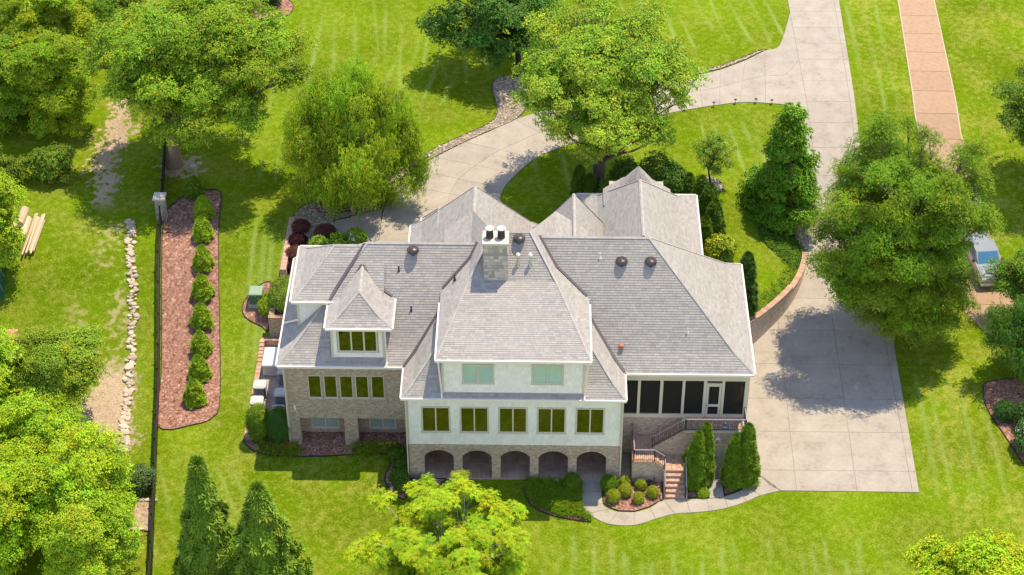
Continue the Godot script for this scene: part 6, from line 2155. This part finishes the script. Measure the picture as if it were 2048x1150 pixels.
func build_plants() -> void:
	make_sprays()
	# ---- large trees
	tree("shade_tree", "broad green tree with a thick furrowed trunk beside the iron fence", gp(-27.1, -31.8), Vector3(-24.7, 12.3, -31.8), Vector3(8.6, 6.0, 7.8), {"col": Color(0.225, 0.360, 0.022), "clumps": 170, "clump": 1.35, "per": 62, "trunk": 0.5, "floor": -0.55, "seed": 201, "bark": Color(0.26, 0.2, 0.15)})
	tree("birch_tree", "drooping yellow-green birch over the gravel bed behind the house", gp(-12.3, -26.6), Vector3(-12.5, 9.0, -27.0), Vector3(5.8, 6.8, 5.4), {"col": Color(0.275, 0.405, 0.018), "kind": "droop", "clumps": 150, "clump": 1.15, "per": 46, "trunk": 0.3, "stems": 3, "seed": 202, "bark": Color(0.35, 0.27, 0.2), "size": 1.1})
	tree("maple_tree", "tall bright maple with two stems on the lawn island behind the house", gp(6.1, -28.6), Vector3(5.9, 12.3, -30.3), Vector3(7.2, 6.2, 7.6), {"col": Color(0.270, 0.405, 0.034), "clumps": 165, "clump": 1.3, "per": 58, "trunk": 0.55, "stems": 2, "rough": 0.28, "floor": -0.62, "seed": 203, "size": 1.1})
	tree("oak_tree", "dark green oak with open branches over the drive loop", gp(-0.2, -46.2), Vector3(-2.6, 9.0, -46.6), Vector3(6.0, 5.2, 5.6), {"col": Color(0.099, 0.207, 0.030), "clumps": 80, "clump": 1.1, "per": 52, "trunk": 0.42, "seed": 204, "bark": Color(0.07, 0.055, 0.045)})
	tree("sweetgum_tree", "cone-shaped mid-green tree beside the lower drive", gp(20.7, -27.9), Vector3(20.3, 6.6, -27.9), Vector3(3.7, 5.3, 3.5), {"col": Color(0.135, 0.279, 0.019), "clumps": 85, "clump": 0.85, "per": 62, "trunk": 0.2, "rough": 0.15, "seed": 205, "cone": 0.92})
	tree("young_tree", "small thin young tree in a ring of pale stones", gp(14.8, -30.0), Vector3(14.9, 5.9, -30.0), Vector3(1.95, 1.8, 1.9), {"col": Color(0.234, 0.360, 0.034), "kind": "fine", "clumps": 34, "clump": 0.55, "per": 22, "trunk": 0.1, "seed": 206, "size": 0.9})
	tree("elm_tree", "huge deep green tree shading the parking pad", gp(28.4, -15.9), Vector3(26.8, 9.6, -16.0), Vector3(7.1, 8.5, 6.6), {"col": Color(0.165, 0.275, 0.014), "kind": "fine", "clumps": 225, "clump": 1.15, "per": 66, "trunk": 0.5, "skirt": [[0.4, 2.2, 2.6, 1.2], [-1.6, 2.6, 2.4, 1.2], [2.2, 2.8, 2.0, 1.1], [-3.2, 3.2, 2.0, 1.1], [0.8, 3.6, 3.4, 1.2], [-1.0, 3.9, 3.6, 1.2], [3.4, 3.8, 1.6, 1.0], [-4.4, 4.4, 1.6, 1.0], [1.6, 1.8, 1.2, 1.0]], "rough": 0.24, "seed": 231, "size": 1.2})
	tree("shade_tree", "tree standing alone in the grass past the brown drive", gp(41.5, -33.0), Vector3(40.8, 9.0, -33.0), Vector3(4.6, 5.0, 4.2), {"col": Color(0.162, 0.279, 0.027), "clumps": 70, "clump": 1.1, "per": 55, "trunk": 0.3, "seed": 208})
	tree("weeping_tree", "drooping dark green tree over the mulch bed at the lawn edge", gp(37.6, -10.5), Vector3(37.4, 4.3, -10.8), Vector3(4.7, 3.8, 3.8), {"col": Color(0.108, 0.234, 0.027), "kind": "droop", "clumps": 80, "clump": 0.95, "per": 52, "trunk": 0.25, "seed": 209})
	tree("shade_tree", "low leafy tree in front of the parked pickup truck", gp(37.2, -17.2), Vector3(37.1, 3.6, -17.4), Vector3(3.3, 2.6, 2.3), {"col": Color(0.162, 0.297, 0.027), "kind": "fine", "clumps": 40, "clump": 0.85, "per": 48, "trunk": 0.16, "seed": 210, "size": 1.1})
	tree("shade_tree", "bright yellow-green crown over the lowest corner of the lawn", gp(27.5, 17.5), Vector3(27.2, 7.3, 17.3), Vector3(6.4, 2.9, 5.4), {"col": Color(0.342, 0.468, 0.016), "clumps": 95, "clump": 1.0, "per": 58, "trunk": 0.35, "seed": 211})
	tree("locust_tree", "yellow feathery locust tree in front of the arcade lawn", gp(-3.2, 11.5), Vector3(-3.7, 5.1, 11.5), Vector3(6.1, 4.5, 5.6), {"col": Color(0.315, 0.435, 0.012), "kind": "frond", "clumps": 140, "clump": 0.7, "per": 24, "trunk": 0.28, "stems": 3, "seed": 212, "bark": Color(0.42, 0.38, 0.34), "size": 1.2})
	# ---- woodland on the neighbour's side
	var wood := [
		[-38.8, -19.0, -38.6, 7.2, 3.0, 5.3, Color(0.288, 0.423, 0.019), "bright leafy tree hanging over the log pile"],
		[-41.5, -52.0, -41.5, 8.0, 3.9, 4.4, Color(0.216, 0.351, 0.019), "green tree at the far end of the dirt track"],
		[-37.0, -49.0, -37.2, 7.6, 3.7, 4.2, Color(0.162, 0.288, 0.022), "dark leafy tree standing over the dirt track"],
		[-36.8, -36.5, -36.9, 7.3, 3.6, 5.4, Color(0.270, 0.405, 0.018), "bright tree beside the shaded part of the dirt track"],
		[-41.8, -37.0, -41.6, 7.4, 3.8, 5.2, Color(0.198, 0.324, 0.019), "green tree in the wood behind the bright one"],
		[-43.5, -44.5, -43.5, 8.5, 3.8, 5.0, Color(0.234, 0.369, 0.018), "tall green tree deep in the wood"],
		[-38.0, -42.5, -38.2, 8.6, 3.9, 5.0, Color(0.288, 0.405, 0.019), "yellow-green tree in the middle of the wood"],
		[-32.2, -5.6, -31.3, 5.1, 3.3, 2.5, Color(0.234, 0.351, 0.027), "thin green tree over the bare ground by the limestone row"],
		[-28.2, 6.5, -27.0, 5.0, 3.9, 4.6, Color(0.335, 0.48, 0.02), "tall yellow-green tree beside the lower iron fence"],
		[-32.6, 1.6, -31.0, 4.9, 4.3, 3.0, Color(0.315, 0.46, 0.02), "yellow-green tree behind the pallet of bricks"],
		[-32.0, 8.0, -31.8, 4.6, 4.2, 4.8, Color(0.32, 0.47, 0.02), "bushy yellow-green tree at the lower end of the wood"],
		[-26.4, 9.6, -26.2, 4.2, 3.3, 4.0, Color(0.30, 0.445, 0.022), "yellow-green tree leaning over the end of the iron fence"],
		[-36.2, -4.0, -36.0, 6.0, 3.3, 4.4, Color(0.29, 0.44, 0.022), "leafy tree beside the sheeted pallet"],
	]
	var k := 0
	for q in wood:
		tree("woodland_tree", q[7], gp(q[0], q[1]), Vector3(q[2], q[3], q[1]), Vector3(q[4], q[5], q[4] * 0.95), {"col": q[6], "clumps": int(55 + q[4] * q[5] * 1.9), "clump": 0.95, "per": 62, "size": 0.85, "trunk": 0.22, "seed": 300 + k, "group": "trees of the neighbour's wood", "bark": Color(0.3, 0.25, 0.2) if k in [8, 9] else Color(0.17, 0.13, 0.1)})
		k += 1
	for q in [[-36.2, -30.0, 2.2, 1.4, "dark thicket in front of the bright tree of the wood"], [-40.2, -28.6, 2.6, 1.6, "broad dark thicket between the log pile and the wood"], [-34.8, -54.0, 2.2, 1.5, "dark thicket at the far end of the dirt track"]]:
		tree("thicket", q[4], gp(q[0], q[1]), gp(q[0], q[1], q[3]), Vector3(q[2], q[3], q[2] * 0.8), {"col": Color(0.14, 0.23, 0.02), "clumps": 34, "clump": 0.7, "per": 40, "size": 0.85, "trunk": 0.07, "stems": 3, "rough": 0.5, "seed": 340 + k, "group": "undergrowth of the wood"})
		k += 1
	# ---- evergreens
	conifer("conifer_tree", "tall dark conifer by the lower iron fence, taller of two", "tree", gp(-18.9, 9.0), 10.1, 1.85, Color(0.21, 0.34, 0.03), 4800, 401, "two tall conifers on the lower lawn", 0.8, 1.5, 2.6)
	conifer("conifer_tree", "tall dark conifer next to the taller one on the lower lawn", "tree", gp(-15.2, 10.2), 9.2, 2.3, Color(0.215, 0.345, 0.03), 5000, 402, "two tall conifers on the lower lawn", 0.8, 1.5, 2.6)
	k = 0
	for q in [[-24.9, -27.7, 1.7], [-23.8, -24.9, 1.9], [-23.55, -22.3, 1.9], [-23.15, -19.4, 1.9], [-22.9, -16.9, 1.85], [-22.7, -14.5, 1.9], [-22.5, -12.2, 1.8], [-22.35, -9.9, 1.9], [-22.25, -7.3, 2.0]]:
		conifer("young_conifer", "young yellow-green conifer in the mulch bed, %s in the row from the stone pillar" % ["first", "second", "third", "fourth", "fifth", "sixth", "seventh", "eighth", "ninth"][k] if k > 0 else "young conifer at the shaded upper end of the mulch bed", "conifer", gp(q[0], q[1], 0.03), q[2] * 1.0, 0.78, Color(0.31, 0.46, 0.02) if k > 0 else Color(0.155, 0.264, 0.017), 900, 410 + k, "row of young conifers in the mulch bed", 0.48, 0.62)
		k += 1
	for q in [[12.05, 0.45, 4.9, 0.85, "tall green arborvitae beside the brick steps"], [12.6, -0.05, 5.2, 0.8, "tall green arborvitae close to the cellar door path, behind its neighbour"], [14.55, 0.2, 4.45, 0.85, "tall green arborvitae across the path from the steps"], [15.3, 0.05, 5.25, 1.05, "tallest arborvitae at the corner of the parking pad"]]:
		conifer("arborvitae", q[4], "arborvitae", gp(q[0], q[1]), q[2], q[3] - 0.12, Color(0.165, 0.28, 0.014), 1900, 430 + k, "arborvitae below the porch deck", 0.5, 0.75)
		k += 1
	conifer("arborvitae", "small bushy arborvitae tucked against the upper steps", "arborvitae", gp(11.75, -0.6), 2.6, 0.6, Color(0.186, 0.295, 0.015), 700, 439, "arborvitae below the porch deck", 0.45, 0.7)
	conifer("arborvitae", "narrow dark holly column at the corner of the porch wing", "evergreen", gp(16.25, -14.95), 5.4, 0.95, Color(0.070, 0.147, 0.020), 1700, 440, "", 0.45, 0.8)
	for q in [[13.75, -25.9, 3.6, 0.8], [14.3, -24.6, 3.9, 0.95], [14.6, -23.4, 3.4, 0.85], [13.9, -22.6, 2.2, 0.7]]:
		conifer("arborvitae", ["arborvitae in the close row by the street wing, first from the stone ring", "tallest arborvitae in the close row by the street wing", "broad arborvitae in the close row, beside the yellow-leaved shrub", "lowest arborvitae, tucked against the street wing eave"][k - 13 if k >= 13 else 0], "arborvitae", gp(q[0], q[1]), q[2], q[3], Color(0.116, 0.209, 0.015), 1100, 450 + k, "arborvitae row beside the street wing", 0.5, 0.8)
		k += 1
	for q in [[13.0, -28.0, 2.2, 0.7], [4.6, -27.6, 3.2, 0.75], [5.4, -27.3, 2.6, 0.6]]:
		conifer("arborvitae", ["dark small conifer behind the turret roof", "dark conifer at the foot of the twin-stem maple", "lower conifer at the foot of the twin-stem maple"][[13.0, 4.6, 5.4].find(q[0])], "arborvitae", gp(q[0], q[1]), q[2], q[3], Color(0.109, 0.202, 0.015), 800, 460 + k, "", 0.5, 0.8)
		k += 1
	# ---- shrubs
	shrub("clipped_evergreen", "oval clipped evergreen with scattered yellow tips by the cooling units", gp(-17.35, -3.6), Vector3(0.82, 1.5, 0.8), Color(0.116, 0.217, 0.017), 1500, 501, "fine", "clipped evergreens at the brick corner", 0.55, "shrub", Color(0.264, 0.357, 0.015), 0.3)
	shrub("clipped_evergreen", "oval dark clipped evergreen against the brick corner", gp(-15.95, -3.35), Vector3(0.82, 1.5, 0.8), Color(0.078, 0.178, 0.025), 1500, 502, "fine", "clipped evergreens at the brick corner", 0.55)
	shrub("round_shrub", "round clipped green shrub on the ground cover side of the walk", gp(3.9, 0.75), Vector3(0.54, 0.58, 0.54), Color(0.116, 0.209, 0.010), 1000, 503, "fine", "round clipped shrubs at the walk", 0.5)
	shrub("round_shrub", "round clipped green shrub between the walk and the yellow shrubs", gp(6.35, 0.95), Vector3(0.54, 0.58, 0.54), Color(0.116, 0.217, 0.010), 1000, 504, "fine", "round clipped shrubs at the walk", 0.5)
	k = 0
	for q in [[6.6, 1.95, 0.44], [7.4, 1.35, 0.42], [7.4, 0.5, 0.34], [8.25, 2.0, 0.35], [8.45, 0.75, 0.34], [9.2, 1.45, 0.37]]:
		shrub("golden_shrub", ["largest yellow-green clipped shrub, at the inner bend of the walk", "yellow-green clipped shrub in the middle of the mulch bed", "yellow-green clipped shrub closest to the house wall", "yellow-green clipped shrub by the walk edge", "small yellow-green clipped shrub by the dark meter box", "yellow-green clipped shrub beside the brick steps"][k], gp(q[0], q[1], 0.03), Vector3(q[2], q[2], q[2]), Color(0.232, 0.318, 0.015), 620, 510 + k, "fine", "yellow clipped shrubs below the steps", 0.42, "shrub", Color(0.403, 0.372, 0.025), 0.35)
		k += 1
	shrub("golden_shrub", "little bright green plant at the edge of the steps bed", gp(12.55, 1.35, 0.03), Vector3(0.34, 0.24, 0.3), Color(0.248, 0.372, 0.015), 160, 520, "fine", "", 0.6)
	shrub("planter_shrub", "big pale green clipped shrub filling the brick planter", Vector3(-16.6, 2.0, -15.9), Vector3(1.25, 0.95, 1.75), Color(0.217, 0.318, 0.037), 1900, 521, "fine", "", 0.6)
	shrub("spreading_shrub", "loose yellow-green shrub between the utility box and the planter", gp(-18.05, -15.8), Vector3(0.75, 0.6, 1.1), Color(0.264, 0.372, 0.019), 620, 522, "fine", "", 0.7)
	k = 0
	for q in [[-16.35, -23.5, 0.6], [-16.4, -21.9, 0.62], [-16.45, -20.5, 0.66], [-16.3, -19.2, 0.6], [-14.4, -22.6, 0.8]]:
		shrub("barberry_shrub", "dark red barberry beside the low brick wall, %s from the planter" % ["fourth", "third", "second", "first"][mini(k, 3)] if k < 4 else "dark red barberry shrub beside the court paving", gp(q[0], q[1], 0.04), Vector3(q[2], q[2] * 0.55, q[2]), Color(0.06, 0.018, 0.022) if k % 2 else Color(0.155, 0.054, 0.040), 420, 530 + k, "fine", "dark red barberry shrubs", 0.6)
		k += 1
	shrub("barberry_shrub", "pinkish red shrub under the birch beside the drive", gp(-10.55, -27.3, 0.04), Vector3(0.75, 0.55, 0.9), Color(0.341, 0.132, 0.087), 460, 540, "fine", "dark red barberry shrubs", 0.6)
	k = 0
	for q in [[-14.6, -20.6, 0.8], [-13.2, -20.9, 0.85], [-12.0, -21.4, 0.8]]:
		shrub("hydrangea_shrub", ["white-blooming shrub behind the house ridge, beside the barberry", "white-blooming shrub behind the house ridge, middle of three", "white-blooming shrub behind the house ridge, beside the court paving"][k], gp(q[0], q[1], 0.04), Vector3(q[2], 0.85, q[2] * 0.8), Color(0.202, 0.341, 0.025), 260, 545 + k, "broad", "white-blooming shrubs behind the house", 0.75, "shrub", Color(0.600, 0.620, 0.558), 0.07)
		k += 1
	shrub("laurel_shrub", "large yellow-leaved shrub beside the street wing", gp(14.9, -20.9), Vector3(1.15, 0.95, 1.2), Color(0.372, 0.434, 0.025), 560, 550, "broad", "", 0.75, "shrub", Color(0.202, 0.295, 0.019), 0.4)
	conifer("arborvitae", "small dark conifer in front of the yellow-leaved shrub", "conifer", gp(15.2, -19.2), 1.9, 0.75, Color(0.093, 0.186, 0.017), 600, 551, "", 0.5, 0.7)
	for q in [[10.6, -29.0, 1.5], [11.8, -28.6, 1.2], [8.2, -29.0, 1.2], [6.9, -27.2, 1.0]]:
		shrub("foundation_shrub", ["widest dark leafy shrub behind the turret roof", "dark leafy shrub between the turret and the small conifer", "dark leafy shrub between the turret and the maple trunk", "low dark leafy shrub at the maple's foot"][[10.6, 11.8, 8.2, 6.9].find(q[0])], gp(q[0], q[1]), Vector3(q[2], q[2] * 1.1, q[2]), Color(0.109, 0.217, 0.027), 420, 560 + int(q[0]), "broad", "dark shrubs behind the turret", 0.85)
	shrub("dark_shrub", "round dark green shrub on the mulch at the lawn edge", gp(33.8, -6.6, 0.03), Vector3(0.75, 0.7, 0.75), Color(0.062, 0.155, 0.027), 620, 570, "fine", "", 0.6)
	shrub("dark_shrub", "dark green shrub behind the round one on the mulch", gp(35.3, -5.8, 0.03), Vector3(1.0, 0.95, 1.0), Color(0.054, 0.132, 0.027), 700, 571, "broad", "", 0.7)
	shrub("flowering_shrub", "blue-green shrub with white flower heads at the mulch edge", gp(34.9, -3.4, 0.03), Vector3(1.1, 1.2, 1.3), Color(0.116, 0.217, 0.062), 900, 572, "broad", "", 0.75, "shrub", Color(0.600, 0.620, 0.558), 0.06)
	shrub("dark_shrub", "dark shrub in the round mulch ring on the far lawn", gp(-22.3, -56.6), Vector3(1.0, 1.0, 1.0), Color(0.046, 0.093, 0.022), 420, 573, "fine", "", 0.8)
	shrub("blue_shrub", "grey-green shrub between the tall tree and the iron fence", gp(-24.6, 1.3), Vector3(1.0, 0.95, 0.9), Color(0.139, 0.232, 0.068), 520, 574, "fine", "", 0.8)
	shrub("blue_shrub", "small grey-green shrub below the framed grit patch", gp(-24.4, 6.5), Vector3(0.55, 0.5, 0.5), Color(0.139, 0.232, 0.062), 240, 575, "fine", "", 0.7)
	# day lilies along the dark mulch bed
	k = 0
	for q in [[-16.9, -2.55, 0], [-16.4, -2.45, 0], [-15.9, -2.4, 0], [-15.4, -2.4, 1], [-14.8, -2.45, 0], [-10.6, -2.6, 1], [-10.1, -2.6, 0], [-9.6, -2.6, 0], [-9.1, -2.7, 2], [-8.6, -2.7, 2], [-8.2, -2.6, 2]]:
		var lil := shrub("daylily_clump", ["daylily clump without flowers, in front of the oval evergreens", "daylily clump without flowers, second from the mulch bed's kerb end", "daylily clump without flowers, third from the mulch bed's kerb end", "daylily clump with rusty blooms, by the corner brick pier", "daylily clump without flowers, in front of the corner brick pier", "daylily clump with rusty blooms, by the middle brick pier", "daylily clump without flowers, next to the middle pier", "daylily clump without flowers, beside the yellow-blooming clumps", "yellow-blooming daylily clump, first from the middle pier", "yellow-blooming daylily clump, second from the middle pier", "yellow-blooming daylily clump, closest to the arcade wall"][k], gp(q[0], q[1], 0.03), Vector3(0.32, 0.12, 0.3), Color(0.202, 0.279, 0.025), 26, 580 + k, "strap", "daylily clumps along the mulch bed", 1.1, "flower")
		if q[2] > 0:
			var fl := MB.new()
			for j in 5:
				var o := Vector3(rng.randf_range(-0.3, 0.3), rng.randf_range(0.45, 0.62), rng.randf_range(-0.25, 0.25))
				for a in 5: leaf(fl, o, Vector3(cos(TAU * a / 5), 0.7, sin(TAU * a / 5)), Vector3.UP, 0.1, 0.06, Color(0.75, 0.45, 0.02) if q[2] == 2 else Color(0.45, 0.12, 0.03))
			piece(lil, "blooms", fl, M.leaf)
		k += 1
	k = 0
	for q in [[-7.9, -2.0, 0.7], [-7.5, -0.9, 0.65], [-7.6, 0.2, 0.6], [-7.3, 1.1, 0.5]]:
		shrub("laurel_shrub", ["dark leafy shrub beside the arcade, closest to the daylilies", "dark leafy shrub beside the arcade, second from the daylilies", "dark leafy shrub beside the arcade, third from the daylilies", "smallest dark leafy shrub beside the arcade corner"][k], gp(q[0], q[1]), Vector3(q[2], 0.4, q[2]), Color(0.093, 0.186, 0.017), 300, 600 + k, "broad", "dark shrubs beside the arcade", 0.6)
		k += 1
	shrub("dry_shrub", "thin greyish plant at the foot of the end arch", gp(-6.1, 0.6), Vector3(0.45, 0.3, 0.4), Color(0.248, 0.232, 0.124), 120, 610, "fine", "", 0.6)
	# ---- ground cover
	cover("ground_cover", "thick low green ground cover beside the walk before the arcade", smooth_poly(V2([0.9, 0.25, 0.9, 1.3, 1.2, 2.2, 1.95, 2.95, 3.1, 3.45, 5.1, 3.8, 4.5, 2.9, 4.4, 2.2, 4.45, 0.5, 3.4, 0.3]), true, 3), 0.28, 90, Color(0.18, 0.30, 0.012), 2, "strap", 0.75, 701)
	cover("ground_cover", "thick dark ground cover on the bank below the cone-shaped tree", smooth_poly(V2([21.0, -28.2, 19.4, -27.2, 18.5, -26.2, 18.5, -24.6, 19.7, -23.4, 20.3, -22.6, 21.4, -22.9, 21.8, -24.6, 21.2, -26.4]), true, 3), 0.22, 70, Color(0.101, 0.209, 0.019), 2, "broad", 0.6, 702)
	cover("ground_cover", "patchy weeds on the bank along the retaining wall coping", PV([20.3, -22.7, 21.4, -23.0, 20.7, -20.7, 19.6, -18.5, 18.2, -16.3, 17.5, -15.4, 17.0, -16.4, 19.1, -19.6]), 0.1, 26, Color(0.155, 0.264, 0.015), 2, "fine", 0.7, 703)

func build_things() -> void:
	build_retaining_wall()
	build_side_yard()
	build_steps()
	build_fence()
	build_truck()
	build_path_lamps()
	build_plants()

func _ready() -> void:
	var cam := Camera3D.new()
	cam.name = "camera"
	cam.fov = 16.774
	cam.near = 0.5
	cam.far = 1500.0
	add_child(cam)
	cam.position = Vector3(1.3732, 90.9182, 93.7816)
	cam.rotation_degrees = Vector3(-38.5, 0.9, 0.0)
	cam.current = true
	var we := WorldEnvironment.new()
	we.name = "environment"
	var env := Environment.new()
	env.background_mode = Environment.BG_SKY
	var sky := Sky.new()
	var sm := ProceduralSkyMaterial.new()
	sm.sky_top_color = Color(0.42, 0.51, 0.66)
	sm.sky_horizon_color = Color(0.95, 0.93, 0.88)
	sm.sky_curve = 0.24
	sm.ground_horizon_color = Color(0.5, 0.55, 0.45)
	sm.ground_bottom_color = Color(0.2, 0.25, 0.1)
	sm.sky_energy_multiplier = 1.26
	sky.sky_material = sm
	env.sky = sky
	env.tonemap_mode = Environment.TONE_MAPPER_LINEAR
	env.tonemap_exposure = 1.52
	env.sdfgi_enabled = true
	env.ssao_enabled = true
	env.ssil_enabled = true
	we.environment = env
	add_child(we)
	var sun := DirectionalLight3D.new()
	sun.name = "sun"
	sun.light_energy = 1.3
	sun.light_color = Color(1.0, 0.93, 0.80)
	sun.light_angular_distance = 0.5
	sun.shadow_enabled = true
	add_child(sun)
	sun.look_at_from_position(Vector3(0.235, 1.0, -0.28) * 100.0, Vector3.ZERO, Vector3.UP)
	make_materials()
	build_ground()
	build_paving()
	build_beds()
	build_house()
	build_things()
